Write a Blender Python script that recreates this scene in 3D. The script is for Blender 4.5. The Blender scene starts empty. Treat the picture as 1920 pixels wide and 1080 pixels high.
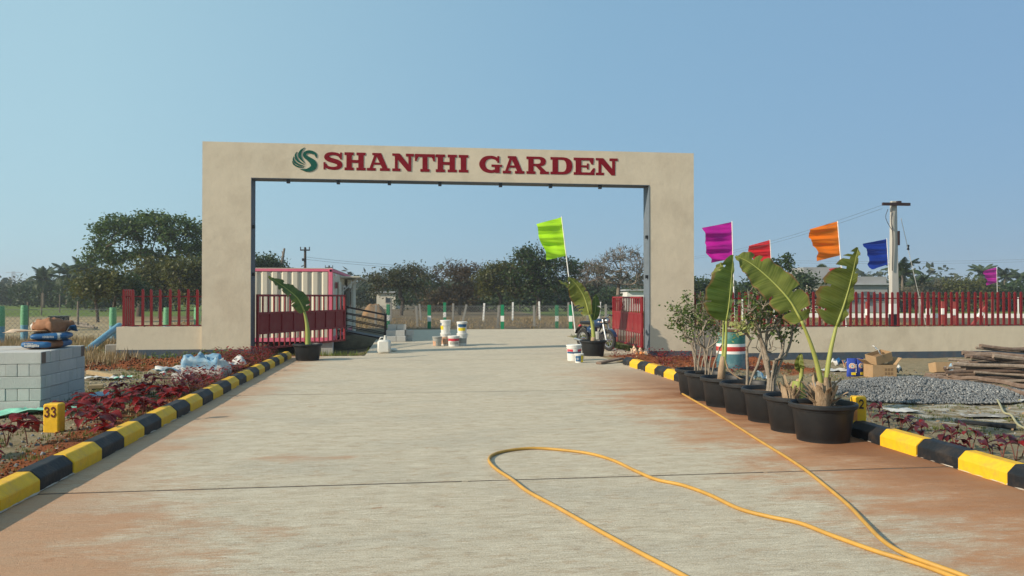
import bpy, bmesh, math, random
import numpy as np
from mathutils import Vector, Matrix, Euler
from mathutils.geometry import tessellate_polygon

R = math.radians
scene = bpy.context.scene
col = scene.collection
random.seed(7)

# ------------------------------------------------------------------ camera
FPX, YAW, PITCH, CAMH = 1500.0, R(7.5), math.atan(16 / 1500), 1.6
cd = bpy.data.cameras.new('camera')
cam = bpy.data.objects.new('camera', cd)
col.objects.link(cam)
cam.location = (0, 0, CAMH)
cam.rotation_euler = (R(90) + PITCH, 0, -YAW)
cd.sensor_width = 36
cd.lens = 36 * FPX / 1920
cd.clip_start = 0.05
cd.clip_end = 6000
scene.camera = cam

# ------------------------------------------------------------------ sky, sun, exposure
SUN_EL = R(27.5)
SUN_DIR = Vector((0.95, 0.31))          # where the shadows point on the ground
SUN_DIR.normalize()
w = bpy.data.worlds.new('World')
scene.world = w
w.use_nodes = True
wn = w.node_tree
bg = wn.nodes['Background']
sky = wn.nodes.new('ShaderNodeTexSky')
sky.sky_type = 'NISHITA'
sky.sun_disc = False
sky.sun_elevation = SUN_EL
sky.sun_rotation = math.atan2(-SUN_DIR.x, -SUN_DIR.y)
sky.altitude = 20
sky.air_density = 1.0
sky.dust_density = 1.0
sky.ozone_density = 2.0
# dusty air: the low sky pales to an even grey-blue all the way round
wt = wn.nodes.new('ShaderNodeTexCoord'); wsx = wn.nodes.new('ShaderNodeSeparateXYZ')
wn.links.new(wt.outputs['Generated'], wsx.inputs[0])
wr = wn.nodes.new('ShaderNodeMapRange')
wr.inputs[1].default_value = 0.0; wr.inputs[2].default_value = 0.55; wr.inputs[3].default_value = 0.92; wr.inputs[4].default_value = 0.75
wn.links.new(wsx.outputs[2], wr.inputs[0])
wm_ = wn.nodes.new('ShaderNodeMix'); wm_.data_type = 'RGBA'
wn.links.new(wr.outputs[0], wm_.inputs[0]); wn.links.new(sky.outputs[0], wm_.inputs[6])
wd_ = wn.nodes.new('ShaderNodeVectorMath'); wd_.operation = 'DOT_PRODUCT'
wn.links.new(wt.outputs['Generated'], wd_.inputs[0]); wd_.inputs[1].default_value = (-SUN_DIR.x, -SUN_DIR.y, 0)
wq = wn.nodes.new('ShaderNodeMapRange'); wq.inputs[1].default_value = -1; wq.inputs[2].default_value = 1
wn.links.new(wd_.outputs['Value'], wq.inputs[0])
wc = wn.nodes.new('ShaderNodeValToRGB')       # dust scatters more light towards the sun's side
we = wc.color_ramp.elements
we[0].position = 0.0; we[0].color = (.22, .415, .68, 1)
we[1].position = 1.0; we[1].color = (.62, .90, 1.0, 1)
k_ = we.new(.26); k_.color = (.305, .57, .80, 1)
k_ = we.new(.52); k_.color = (.50, .81, .945, 1)
wn.links.new(wq.outputs[0], wc.inputs[0])
wv = wn.nodes.new('ShaderNodeVectorMath'); wv.operation = 'SCALE'; wv.inputs['Scale'].default_value = 5.4
wn.links.new(wc.outputs[0], wv.inputs[0])
wn.links.new(wv.outputs[0], wm_.inputs[7])
wn.links.new(wm_.outputs[2], bg.inputs[0])
bg.inputs[1].default_value = 0.12
sl = bpy.data.lights.new('sun', 'SUN')
sun = bpy.data.objects.new('sun', sl)
col.objects.link(sun)
sl.energy = 4.6
sl.angle = R(0.6)
sl.color = (1.0, 0.875, 0.70)
sv = Vector((SUN_DIR.x * math.cos(SUN_EL), SUN_DIR.y * math.cos(SUN_EL), -math.sin(SUN_EL)))
sun.rotation_euler = sv.to_track_quat('-Z', 'Y').to_euler()
vs = scene.view_settings
vs.view_transform = 'Standard'
vs.look = 'None'
vs.gamma = 1
vs.use_curve_mapping = False
vs.exposure = 0.3

# ------------------------------------------------------------------ helpers
def ray(px, py):
    x = (px - 960) / FPX
    y = (540 - py) / FPX
    f = math.cos(PITCH) - y * math.sin(PITCH)
    u = math.sin(PITCH) + y * math.cos(PITCH)
    return Vector((x * math.cos(YAW) + f * math.sin(YAW), -x * math.sin(YAW) + f * math.cos(YAW), u))

def gp(px, py, z=0.0):                   # the spot on level z that this picture point shows
    d = ray(px, py)
    return Vector((0, 0, CAMH)) + d * ((z - CAMH) / d.z)

def at(px, py, Y):                       # the spot on the upright plane y = Y
    d = ray(px, py)
    return Vector((0, 0, CAMH)) + d * (Y / d.y)

def dp(px, depth, z=0.0):                # the spot at this depth along the view and height z
    d = ray(px, 540)
    p = Vector((0, 0, 0)) + Vector((d.x, d.y, 0)) * depth
    p.z = z
    return p

def tag(o, label=None, cat=None, group=None, kind=None):
    if label: o['label'] = label
    if cat: o['category'] = cat
    if group: o['group'] = group
    if kind: o['kind'] = kind
    return o

def empty(name, loc, rz=0.0):
    o = bpy.data.objects.new(name, None)
    col.objects.link(o)
    o.location = loc
    o.rotation_euler = (0, 0, rz)
    o.empty_display_size = 0.1
    return o

def link(name, me, parent=None, loc=(0, 0, 0), rot=(0, 0, 0), scale=(1, 1, 1)):
    o = bpy.data.objects.new(name, me)
    col.objects.link(o)
    o.parent = parent
    o.location = loc
    o.rotation_euler = rot
    o.scale = scale
    return o

def copy_tree(o, parent=None):
    c = o.copy()
    col.objects.link(c)
    c.parent = parent
    for ch in list(o.children):
        copy_tree(ch, c)
    return c

class MB:
    def __init__(s):
        s.v = []; s.f = []; s.uv = {}; s.mi = []; s.cur = 0
    def add(s, vs, fs):
        b = len(s.v)
        s.v.extend([tuple(p) for p in vs])
        for f in fs:
            s.f.append(tuple(i + b for i in f))
            s.mi.append(s.cur)
        return b
    def box(s, c, size, rz=0.0, M=None):
        hx, hy, hz = size[0] / 2, size[1] / 2, size[2] / 2
        m = Matrix.Translation(c) @ (M if M else Matrix.Rotation(rz, 4, 'Z'))
        vs = [m @ Vector((x, y, z)) for x in (-hx, hx) for y in (-hy, hy) for z in (-hz, hz)]
        s.add(vs, [(0, 1, 3, 2), (4, 6, 7, 5), (0, 4, 5, 1), (2, 3, 7, 6), (0, 2, 6, 4), (1, 5, 7, 3)])
        return s
    def bar(s, a, b, wx, wy=None):       # square bar between two points
        return s.tube([a, b], [wx * .7071] * 2, 4, tw=math.pi / 4, wy=(wy or wx) / wx)
    def tube(s, pts, rad, n=6, cap=True, tw=0.0, wy=1.0):
        pts = [Vector(p) for p in pts]
        if not hasattr(rad, '__len__'): rad = [rad] * len(pts)
        up = Vector((0, 0, 1))
        prev = None
        rings = []
        for i, p in enumerate(pts):
            t = (pts[min(i + 1, len(pts) - 1)] - pts[max(i - 1, 0)])
            if t.length < 1e-9: t = Vector((0, 0, 1))
            t.normalize()
            if prev is None:
                a = Vector((1, 0, 0)) if abs(t.z) > .9 else up
                u = a.cross(t).normalized()
            else:
                u = prev - t * prev.dot(t)
                if u.length < 1e-6: u = t.orthogonal()
                u.normalize()
            prev = u
            vv = t.cross(u)
            rings.append([p + u * (math.cos(2 * math.pi * k / n + tw) * rad[i]) + vv * (math.sin(2 * math.pi * k / n + tw) * rad[i] * wy) for k in range(n)])
        vs = [q for r in rings for q in r]
        fs = []
        for i in range(len(rings) - 1):
            for k in range(n):
                a, b = i * n + k, i * n + (k + 1) % n
                fs.append((a, b, b + n, a + n))
        if cap:
            fs.append(tuple(range(n - 1, -1, -1)))
            L = (len(rings) - 1) * n
            fs.append(tuple(L + k for k in range(n)))
        s.add(vs, fs)
        return s
    def lathe(s, prof, n=24, c=(0, 0, 0), jit=0.0):
        vs = []; fs = []
        for (r, z) in prof:
            for k in range(n):
                a = 2 * math.pi * k / n
                vs.append((c[0] + r * math.cos(a), c[1] + r * math.sin(a), c[2] + z))
        for i in range(len(prof) - 1):
            for k in range(n):
                a, b = i * n + k, i * n + (k + 1) % n
                fs.append((a, b, b + n, a + n))
        s.add(vs, fs)
        return s
    def prism(s, poly, f0, f1):          # polygon (list of (a,b)) between the maps f0 and f1
        n = len(poly)
        vs = [f0(*p) for p in poly] + [f1(*p) for p in poly]
        fs = [tuple(range(n)), tuple(range(2 * n - 1, n - 1, -1))]
        for i in range(n):
            j = (i + 1) % n
            fs.append((j, i, i + n, j + n))
        s.add(vs, fs)
        return s
    def grid(s, fn, nu, nv):
        vs = [fn(i / nu, j / nv) for j in range(nv + 1) for i in range(nu + 1)]
        fs = [(j * (nu + 1) + i, j * (nu + 1) + i + 1, (j + 1) * (nu + 1) + i + 1, (j + 1) * (nu + 1) + i) for j in range(nv) for i in range(nu)]
        s.add(vs, fs)
        return s
    def mesh(s, name, mat, smooth=False, fix=True, bevel=0.0):
        me = bpy.data.meshes.new(name)
        me.from_pydata(s.v, [], s.f)
        mats = mat if isinstance(mat, (list, tuple)) else [mat]
        for m in mats: me.materials.append(m)
        if len(mats) > 1:
            me.polygons.foreach_set('material_index', s.mi)
        if fix or bevel:
            bm = bmesh.new(); bm.from_mesh(me)
            if bevel:
                bmesh.ops.bevel(bm, geom=bm.edges[:], offset=bevel, segments=1, affect='EDGES', clamp_overlap=True)
            bmesh.ops.recalc_face_normals(bm, faces=bm.faces)
            bm.to_mesh(me); bm.free()
        if smooth:
            me.polygons.foreach_set('use_smooth', [True] * len(me.polygons))
            if smooth != True:
                me.set_sharp_from_angle(angle=R(smooth))
        me.update()
        return me
    def build(s, name, mat, parent=None, loc=(0, 0, 0), rot=(0, 0, 0), smooth=False, fix=True, bevel=0.0):
        return link(name, s.mesh(name, mat, smooth, fix, bevel), parent, loc, rot)

def npmesh(name, v, f, mat, smooth=False):
    me = bpy.data.meshes.new(name)
    v = np.asarray(v, dtype=np.float32); f = np.asarray(f, dtype=np.int32)
    k = f.shape[1]
    me.vertices.add(len(v)); me.vertices.foreach_set('co', v.ravel())
    me.loops.add(f.size); me.loops.foreach_set('vertex_index', f.ravel())
    me.polygons.add(len(f))
    me.polygons.foreach_set('loop_start', np.arange(0, f.size, k, dtype=np.int32))
    me.polygons.foreach_set('loop_total', np.full(len(f), k, dtype=np.int32))
    me.materials.append(mat)
    if smooth: me.polygons.foreach_set('use_smooth', np.ones(len(f), dtype=bool))
    me.update(calc_edges=True)
    me.validate()
    return me

def boxthing(name, c, size, mat, parent=None, rz=0.0, bevel=0.0):
    return MB().box((0, 0, 0), size).build(name, mat, parent, loc=c, rot=(0, 0, rz), bevel=bevel)

def smooth_path(pts, n=8):               # Catmull-Rom
    P = [Vector(p) for p in pts]
    P = [P[0] * 2 - P[1]] + P + [P[-1] * 2 - P[-2]]
    out = []
    for i in range(1, len(P) - 2):
        a, b, c, d = P[i - 1], P[i], P[i + 1], P[i + 2]
        for k in range(n):
            t = k / n
            out.append(0.5 * ((2 * b) + (c - a) * t + (2 * a - 5 * b + 4 * c - d) * t * t + (3 * b - a - 3 * c + d) * t ** 3))
    out.append(P[-2])
    return out

# ------------------------------------------------------------------ materials
def nodes_of(name):
    m = bpy.data.materials.new(name)
    m.use_nodes = True
    return m, m.node_tree.nodes, m.node_tree.links, m.node_tree.nodes['Principled BSDF']

def rgba(c): return (c[0], c[1], c[2], 1)

def mat(name, c, rough=.6, var=.12, scale=6.0, c2=None, bump=0.0, bscale=30.0, metal=0.0, spec=.35, stretch=(1, 1, 1), dirt=None, dirt_amt=.45, dirt_scale=2.5, coat=0.0):
    m, N, L, b = nodes_of(name)
    tc = N.new('ShaderNodeTexCoord'); mp = N.new('ShaderNodeMapping')
    mp.inputs['Scale'].default_value = stretch
    L.new(tc.outputs['Object'], mp.inputs[0])
    nz = N.new('ShaderNodeTexNoise'); nz.inputs['Scale'].default_value = scale
    nz.inputs['Detail'].default_value = 6; nz.inputs['Roughness'].default_value = .65
    L.new(mp.outputs[0], nz.inputs[0])
    mr = N.new('ShaderNodeMapRange'); mr.inputs[1].default_value = .3; mr.inputs[2].default_value = .7
    L.new(nz.outputs[0], mr.inputs[0])
    mx = N.new('ShaderNodeMix'); mx.data_type = 'RGBA'
    a = c; d = c2
    if d is None:
        a = tuple(min(1, x * (1 - var)) for x in c); d = tuple(min(1, x * (1 + var)) for x in c)
    mx.inputs[6].default_value = rgba(a); mx.inputs[7].default_value = rgba(d)
    L.new(mr.outputs[0], mx.inputs[0])
    out = mx.outputs[2]
    if dirt:
        n2 = N.new('ShaderNodeTexNoise'); n2.inputs['Scale'].default_value = dirt_scale
        n2.inputs['Detail'].default_value = 8; n2.inputs['Roughness'].default_value = .7
        L.new(tc.outputs['Object'], n2.inputs[0])
        m2 = N.new('ShaderNodeMapRange'); m2.inputs[1].default_value = .48; m2.inputs[2].default_value = .72
        m2.inputs[4].default_value = dirt_amt
        L.new(n2.outputs[0], m2.inputs[0])
        x2 = N.new('ShaderNodeMix'); x2.data_type = 'RGBA'
        L.new(m2.outputs[0], x2.inputs[0]); L.new(out, x2.inputs[6]); x2.inputs[7].default_value = rgba(dirt)
        out = x2.outputs[2]
    L.new(out, b.inputs['Base Color'])
    b.inputs['Roughness'].default_value = rough
    b.inputs['Metallic'].default_value = metal
    b.inputs['Specular IOR Level'].default_value = spec
    if coat:
        b.inputs['Coat Weight'].default_value = coat; b.inputs['Coat Roughness'].default_value = .25
    if bump:
        n3 = N.new('ShaderNodeTexNoise'); n3.inputs['Scale'].default_value = bscale
        n3.inputs['Detail'].default_value = 5
        L.new(mp.outputs[0], n3.inputs[0])
        bp = N.new('ShaderNodeBump'); bp.inputs['Strength'].default_value = min(1, bump); bp.inputs['Distance'].default_value = .02 * max(1, bump)
        L.new(n3.outputs[0], bp.inputs['Height']); L.new(bp.outputs[0], b.inputs['Normal'])
    return m

def leafmat(name, a, bcol, c=None, trans=.35, rough=.5, spec=.3):
    m, N, L, b = nodes_of(name)
    g = N.new('ShaderNodeNewGeometry')
    tc = N.new('ShaderNodeTexCoord')
    nz = N.new('ShaderNodeTexNoise'); nz.inputs['Scale'].default_value = .7; nz.inputs['Detail'].default_value = 3
    L.new(tc.outputs['Object'], nz.inputs[0])
    ma = N.new('ShaderNodeMath'); ma.operation = 'MULTIPLY_ADD'
    L.new(g.outputs['Random Per Island'], ma.inputs[0]); ma.inputs[1].default_value = .65
    mb_ = N.new('ShaderNodeMapRange'); mb_.inputs[1].default_value = .3; mb_.inputs[2].default_value = .7; mb_.inputs[4].default_value = .35
    L.new(nz.outputs[0], mb_.inputs[0]); L.new(mb_.outputs[0], ma.inputs[2])
    cr = N.new('ShaderNodeValToRGB')
    e = cr.color_ramp.elements
    e[0].color = rgba(a); e[1].color = rgba(bcol)
    if c:
        e[1].position = .7
        k = e.new(.95); k.color = rgba(c)
    L.new(ma.outputs[0], cr.inputs[0])
    L.new(cr.outputs[0], b.inputs['Base Color'])
    b.inputs['Roughness'].default_value = rough
    b.inputs['Specular IOR Level'].default_value = spec
    tr = N.new('ShaderNodeBsdfTranslucent')
    L.new(cr.outputs[0], tr.inputs[0])
    ms = N.new('ShaderNodeMixShader'); ms.inputs[0].default_value = trans
    o = N['Material Output']
    L.new(b.outputs[0], ms.inputs[1]); L.new(tr.outputs[0], ms.inputs[2]); L.new(ms.outputs[0], o.inputs[0])
    return m

M = {}
M['plaster'] = mat('cream_plaster', (.60, .51, .385), .85, .05, 1.6, bump=.35, bscale=5, dirt=(.44, .36, .265), dirt_amt=.6, dirt_scale=.9, spec=.15)
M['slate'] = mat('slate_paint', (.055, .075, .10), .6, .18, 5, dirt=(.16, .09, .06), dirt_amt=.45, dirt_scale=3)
M['jamb_lit'] = mat('jamb_grey_lit', (.12, .145, .17), .6, .1, 4, dirt=(.2, .19, .17), dirt_amt=.25)
M['letter'] = mat('letter_red', (.19, .006, .014), .75, .08, 3, spec=.12)
M['swan'] = mat('swan_green', (.010, .085, .062), .75, .08, 3, spec=.12)
M['black'] = mat('black_plastic', (.012, .013, .015), .4, .2, 8)
M['red'] = mat('red_paint', (.17, .008, .011), .4, .15, 4, dirt=(.10, .016, .015), dirt_amt=.4)
M['gate_red'] = mat('gate_red_paint', (.23, .009, .014), .45, .15, 3, dirt=(.12, .022, .02), dirt_amt=.4)
M['gate_panel'] = mat('gate_panel_paint', (.22, .010, .014), .5, .2, 2, dirt=(.17, .065, .052), dirt_amt=.5)
M['ylw'] = mat('kerb_yellow', (.74, .42, .012), .6, .10, 7, dirt=(.42, .22, .06), dirt_amt=.55, dirt_scale=6, bump=.2, bscale=25)
M['blk'] = mat('kerb_black', (.009, .011, .014), .6, .2, 5, dirt=(.075, .05, .033), dirt_amt=.55, dirt_scale=6, bump=.2, bscale=25)
M['mortar'] = mat('kerb_mortar', (.5, .46, .40), .9, .2, 18, c2=(.36, .24, .15))
M['block'] = mat('grey_block', (.43, .425, .40), .95, .07, 7, dirt=(.34, .32, .29), dirt_amt=.3, bump=.3, bscale=60, stretch=(1, 1, 1))
M['block2'] = mat('block_dusty', (.48, .47, .44), .95, .07, 7, dirt=(.37, .35, .31), dirt_amt=.3, bump=.3, bscale=60)
M['block_brown'] = mat('block_brown', (.17, .12, .095), .95, .2, 9, bump=.3, bscale=40)
M['pot'] = mat('pot_plastic', (.011, .012, .0135), .5, .2, 4, dirt=(.05, .036, .026), dirt_amt=.4, dirt_scale=3)
M['potsoil'] = mat('pot_soil', (.10, .055, .03), .95, .3, 30, bump=.8, bscale=40)
M['banana'] = None
M['petiole'] = mat('petiole_green', (.22, .27, .055), .5, .25, 5, c2=(.32, .31, .085), stretch=(1, 1, .25))
M['dryleaf'] = mat('dry_sheath', (.26, .17, .10), .85, .35, 14, c2=(.42, .31, .20), stretch=(3, 3, .5), bump=.5, bscale=30)
M['bark'] = mat('bark_brown', (.085, .065, .05), .95, .25, 6)
M['bark_grey'] = mat('bark_grey', (.24, .20, .155), .95, .25, 20, bump=.5, bscale=40)
M['bark_pale'] = mat('bark_pale', (.17, .14, .11), .95, .25, 6)
M['stick2'] = mat('stick_bark_dark', (.075, .048, .036), .9, .4, 6, c2=(.15, .10, .075), bump=.6, bscale=22)
M['stick3'] = mat('stick_bark_grey', (.17, .125, .095), .9, .4, 6, c2=(.30, .235, .18), bump=.6, bscale=22)
M['stick'] = mat('stick_bark', (.115, .072, .050), .9, .4, 6, c2=(.23, .165, .125), stretch=(1, 1, 1), bump=.5, bscale=30)
M['hose'] = mat('hose_yellow', (.47, .26, .05), .5, .15, 4, dirt=(.33, .19, .08), dirt_amt=.4, dirt_scale=3)
M['concpost'] = mat('concrete_post', (.24, .225, .20), .9, .2, 5)
M['white'] = mat('white_paint', (.72, .70, .66), .6, .06, 5)
M['postgreen'] = mat('post_green', (.006, .20, .085), .55, .12, 8)
M['wrapgreen'] = mat('wrap_green', (.06, .24, .10), .5, .2, 25, c2=(.20, .42, .24), bump=.8, bscale=25)
M['wrapblue'] = mat('wrap_blue', (.055, .20, .30), .5, .2, 25, c2=(.20, .36, .44), bump=.8, bscale=25)
M['wire'] = mat('galvanised_wire', (.22, .22, .21), .5, .1, 5, metal=.3)
M['cable'] = mat('dark_cable', (.03, .03, .035), .6, .1, 5)
M['line'] = mat('aluminium_line', (.16, .17, .18), .5, .1, 5)
M['sealant'] = mat('joint_sealant', (.045, .036, .028), .9, .5, 6, c2=(.14, .11, .08), stretch=(1, 1, 1))
M['wood'] = mat('weathered_wood', (.28, .20, .11), .85, .3, 8, c2=(.40, .30, .17), stretch=(1, 6, 6), bump=.4)
M['cream'] = mat('container_cream', (.60, .55, .44), .55, .05, 2, dirt=(.45, .38, .27), dirt_amt=.3, dirt_scale=2)
M['pink'] = mat('container_pink', (.72, .16, .24), .5, .08, 3)
M['darkmetal'] = mat('dark_metal', (.035, .018, .018), .5, .2, 6)
M['glass'] = mat('window_glass', (.03, .04, .05), .12, .1, 3, spec=.6)
M['tin'] = mat('paint_tin_white', (.66, .65, .61), .45, .06, 5, dirt=(.46, .40, .32), dirt_amt=.35, dirt_scale=9)
M['tinblue'] = mat('label_blue', (.015, .085, .19), .45, .1, 5)
M['tinyellow'] = mat('label_yellow', (.70, .52, .02), .45, .1, 5)
M['tinred'] = mat('label_red', (.50, .03, .05), .45, .15, 9)
M['tinorange'] = mat('label_orange', (.50, .17, .06), .5, .3, 20, c2=(.5, .45, .35))
M['tingrey'] = mat('tin_grey', (.26, .27, .26), .5, .2, 12, c2=(.36, .35, .30))
M['jerry'] = mat('jerrycan_plastic', (.58, .57, .52), .4, .08, 6, dirt=(.42, .36, .28), dirt_amt=.4)
M['card'] = mat('cardboard', (.36, .235, .125), .85, .1, 5, dirt=(.27, .17, .09), dirt_amt=.3)
M['card_shade_print'] = mat('cardboard_shade_print', (.20, .125, .065), .9, .1, 5)
M['paper'] = mat('sack_paper', (.50, .36, .24), .8, .12, 8, bump=.4, bscale=15)
M['kraft'] = mat('kraft_paper', (.26, .125, .065), .85, .25, 9, bump=.6, bscale=14)
M['sackblue'] = mat('sack_blue', (.012, .075, .20), .5, .25, 7, c2=(.03, .14, .30))
M['sackwhite'] = mat('sack_white', (.52, .51, .48), .6, .08, 8, dirt=(.36, .28, .21), dirt_amt=.4)
M['tarp_green'] = mat('tarp_green', (.16, .50, .35), .45, .2, 8, c2=(.30, .62, .47))
M['tarp_blue'] = mat('plastic_blue', (.06, .22, .38), .5, .3, 9, c2=(.34, .43, .47))
M['orange_bag'] = mat('orange_bag', (.65, .23, .06), .5, .2, 9)
M['tan_bag'] = mat('tan_bag', (.60, .42, .27), .6, .15, 9)
M['steel'] = mat('steel', (.5, .5, .5), .3, .1, 8, metal=.9)
M['tyre'] = mat('tyre_rubber', (.022, .022, .022), .85, .2, 10)
M['bikeblue'] = mat('bike_blue', (.012, .035, .09), .3, .1, 5, coat=.4)
M['greyboard'] = mat('grey_board', (.19, .17, .145), .9, .25, 30, stretch=(1, 1, .15), bump=.5)
M['stone'] = mat('crushed_stone', (.18, .185, .19), .9, .35, 30)
M['polec'] = mat('pole_concrete', (.40, .38, .34), .9, .15, 3, stretch=(1, 1, .3))
M['housegrey'] = mat('house_grey', (.27, .27, .27), .9, .12, .8)
M['housecream'] = mat('house_cream', (.50, .46, .38), .9, .12, .8)
M['housewhite'] = mat('house_white', (.68, .67, .64), .9, .06, .8)
M['roofgrey'] = mat('roof_grey', (.33, .34, .35), .8, .12, 1)
M['redpost'] = mat('red_post', (.27, .05, .04), .7, .2, 6)

M['leaf_big'] = leafmat('leaf_broad', (.032, .066, .018), (.085, .135, .030), (.17, .215, .055))
M['leaf_dark'] = leafmat('leaf_dark', (.020, .042, .013), (.048, .080, .022), (.075, .10, .03))
M['leaf_olive'] = leafmat('leaf_olive', (.055, .062, .016), (.10, .105, .024), (.16, .145, .035))
M['leaf_brown'] = leafmat('leaf_brown', (.06, .042, .02), (.11, .072, .032), (.10, .10, .03))
M['leaf_acacia'] = leafmat('leaf_acacia', (.040, .048, .018), (.075, .078, .028), (.10, .09, .04))
M['leaf_far'] = leafmat('leaf_far', (.030, .045, .025), (.06, .078, .038), (.085, .082, .045))
M['leaf_scrub'] = leafmat('leaf_scrub', (.085, .075, .045), (.13, .115, .06), (.09, .11, .04))
M['leaf_palm'] = leafmat('leaf_palm', (.030, .052, .018), (.062, .092, .028), (.12, .12, .05))
M['leaf_shrub'] = leafmat('leaf_shrub', (.055, .10, .022), (.11, .165, .038), (.20, .22, .06))
M['leaf_lime'] = leafmat('leaf_lime', (.30, .34, .10), (.45, .44, .18))
M['leaf_red'] = leafmat('leaf_red', (.10, .007, .008), (.25, .015, .014), (.38, .045, .03), trans=.35, rough=.4, spec=.35)
M['leaf_purple'] = leafmat('leaf_purple', (.055, .010, .014), (.12, .018, .022), (.22, .04, .035), trans=.35, rough=.35, spec=.45)
M['grass_dry'] = leafmat('grass_dry', (.20, .13, .06), (.33, .235, .115), (.24, .21, .08), trans=.3)
M['grass_green'] = leafmat('grass_green', (.07, .095, .02), (.15, .16, .04), (.26, .21, .085), trans=.3)
M['weed'] = leafmat('weed_green', (.07, .12, .02), (.17, .21, .045), (.28, .26, .07), trans=.35)
M['litter'] = leafmat('litter', (.15, .085, .045), (.32, .22, .13), (.50, .43, .34), trans=.05)

def flagmat(name, c):
    m, N, L, b = nodes_of(name)
    b.inputs['Base Color'].default_value = rgba(c); b.inputs['Roughness'].default_value = .45
    b.inputs['Specular IOR Level'].default_value = .35
    tc = N.new('ShaderNodeTexCoord'); nz = N.new('ShaderNodeTexNoise'); nz.inputs['Scale'].default_value = 3
    mp = N.new('ShaderNodeMapping'); mp.inputs['Scale'].default_value = (1, 1, 5)
    L.new(tc.outputs['Object'], mp.inputs[0]); L.new(mp.outputs[0], nz.inputs[0])
    bp = N.new('ShaderNodeBump'); bp.inputs['Strength'].default_value = .5; bp.inputs['Distance'].default_value = .05
    L.new(nz.outputs[0], bp.inputs['Height']); L.new(bp.outputs[0], b.inputs['Normal'])
    tr = N.new('ShaderNodeBsdfTranslucent'); tr.inputs[0].default_value = rgba(c)
    ms = N.new('ShaderNodeMixShader'); ms.inputs[0].default_value = .35
    L.new(b.outputs[0], ms.inputs[1]); L.new(tr.outputs[0], ms.inputs[2]); L.new(ms.outputs[0], N['Material Output'].inputs[0])
    return m
for k, c in dict(lime=(.45, .80, .02), magenta=(.48, .008, .30), red=(.68, .020, .028), orange=(.85, .20, .008), blue=(.006, .035, .30)).items():
    M['flag_' + k] = flagmat('flag_' + k, c)

def bananamat(name, a, b2, edge):
    m, N, L, b = nodes_of(name)
    uv = N.new('ShaderNodeUVMap')
    sep = N.new('ShaderNodeSeparateXYZ'); L.new(uv.outputs[0], sep.inputs[0])
    tc = N.new('ShaderNodeTexCoord')
    nz = N.new('ShaderNodeTexNoise'); nz.inputs['Scale'].default_value = 5; nz.inputs['Detail'].default_value = 5
    L.new(tc.outputs['Object'], nz.inputs[0])
    # veins run out from the midrib: lines along v, slightly slanted with |u|
    ab = N.new('ShaderNodeMath'); ab.operation = 'ABSOLUTE'; L.new(sep.outputs[0], ab.inputs[0])
    sl_ = N.new('ShaderNodeMath'); sl_.operation = 'MULTIPLY_ADD'; L.new(ab.outputs[0], sl_.inputs[0]); sl_.inputs[1].default_value = -.06; L.new(sep.outputs[1], sl_.inputs[2])
    n1 = N.new('ShaderNodeTexNoise'); n1.noise_dimensions = '1D'; n1.inputs['Scale'].default_value = 55; n1.inputs['Detail'].default_value = 3
    L.new(sl_.outputs[0], n1.inputs['W'])
    ad = N.new('ShaderNodeMath'); ad.operation = 'ADD'; L.new(nz.outputs[0], ad.inputs[0]); L.new(n1.outputs[0], ad.inputs[1])
    mr = N.new('ShaderNodeMapRange'); mr.inputs[1].default_value = .7; mr.inputs[2].default_value = 1.3; L.new(ad.outputs[0], mr.inputs[0])
    mx = N.new('ShaderNodeMix'); mx.data_type = 'RGBA'; mx.inputs[6].default_value = rgba(a); mx.inputs[7].default_value = rgba(b2)
    L.new(mr.outputs[0], mx.inputs[0])
    # browned margins
    e1 = N.new('ShaderNodeMath'); e1.operation = 'MULTIPLY_ADD'; L.new(nz.outputs[0], e1.inputs[0]); e1.inputs[1].default_value = .34; L.new(ab.outputs[0], e1.inputs[2])
    e2 = N.new('ShaderNodeMapRange'); e2.inputs[1].default_value = 1.04; e2.inputs[2].default_value = 1.13; L.new(e1.outputs[0], e2.inputs[0])
    x2 = N.new('ShaderNodeMix'); x2.data_type = 'RGBA'; x2.inputs[7].default_value = rgba(edge)
    L.new(e2.outputs[0], x2.inputs[0]); L.new(mx.outputs[2], x2.inputs[6])
    L.new(x2.outputs[2], b.inputs['Base Color'])
    b.inputs['Roughness'].default_value = .5
    b.inputs['Specular IOR Level'].default_value = .3
    bp = N.new('ShaderNodeBump'); bp.inputs['Strength'].default_value = .35; bp.inputs['Distance'].default_value = .01
    L.new(n1.outputs[0], bp.inputs['Height']); L.new(bp.outputs[0], b.inputs['Normal'])
    tr = N.new('ShaderNodeBsdfTranslucent'); L.new(x2.outputs[2], tr.inputs[0])
    ms = N.new('ShaderNodeMixShader'); ms.inputs[0].default_value = .3
    L.new(b.outputs[0], ms.inputs[1]); L.new(tr.outputs[0], ms.inputs[2]); L.new(ms.outputs[0], N['Material Output'].inputs[0])
    return m
M['banana'] = bananamat('banana_leaf', (.095, .125, .018), (.185, .205, .042), (.22, .13, .05))
M['banana2'] = bananamat('banana_leaf_dark', (.045, .085, .013), (.095, .14, .024), (.18, .12, .045))

# ------------------------------------------------------------------ ground and paving
YG = 22.0                                # front plane of the entrance arch
XL, XR = -2.97, 5.05                     # kerb feet on the two sides of the road

def vnoise(x, y, s, seed=0):
    x = np.asarray(x, float) / s; y = np.asarray(y, float) / s
    xi = np.floor(x); yi = np.floor(y); fx = x - xi; fy = y - yi
    fx = fx * fx * (3 - 2 * fx); fy = fy * fy * (3 - 2 * fy)
    def h(a, b):
        v = np.sin(a * 127.1 + b * 311.7 + seed * 74.7) * 43758.5453
        return v - np.floor(v)
    return (h(xi, yi) * (1 - fx) + h(xi + 1, yi) * fx) * (1 - fy) + (h(xi, yi + 1) * (1 - fx) + h(xi + 1, yi + 1) * fx) * fy

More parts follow.
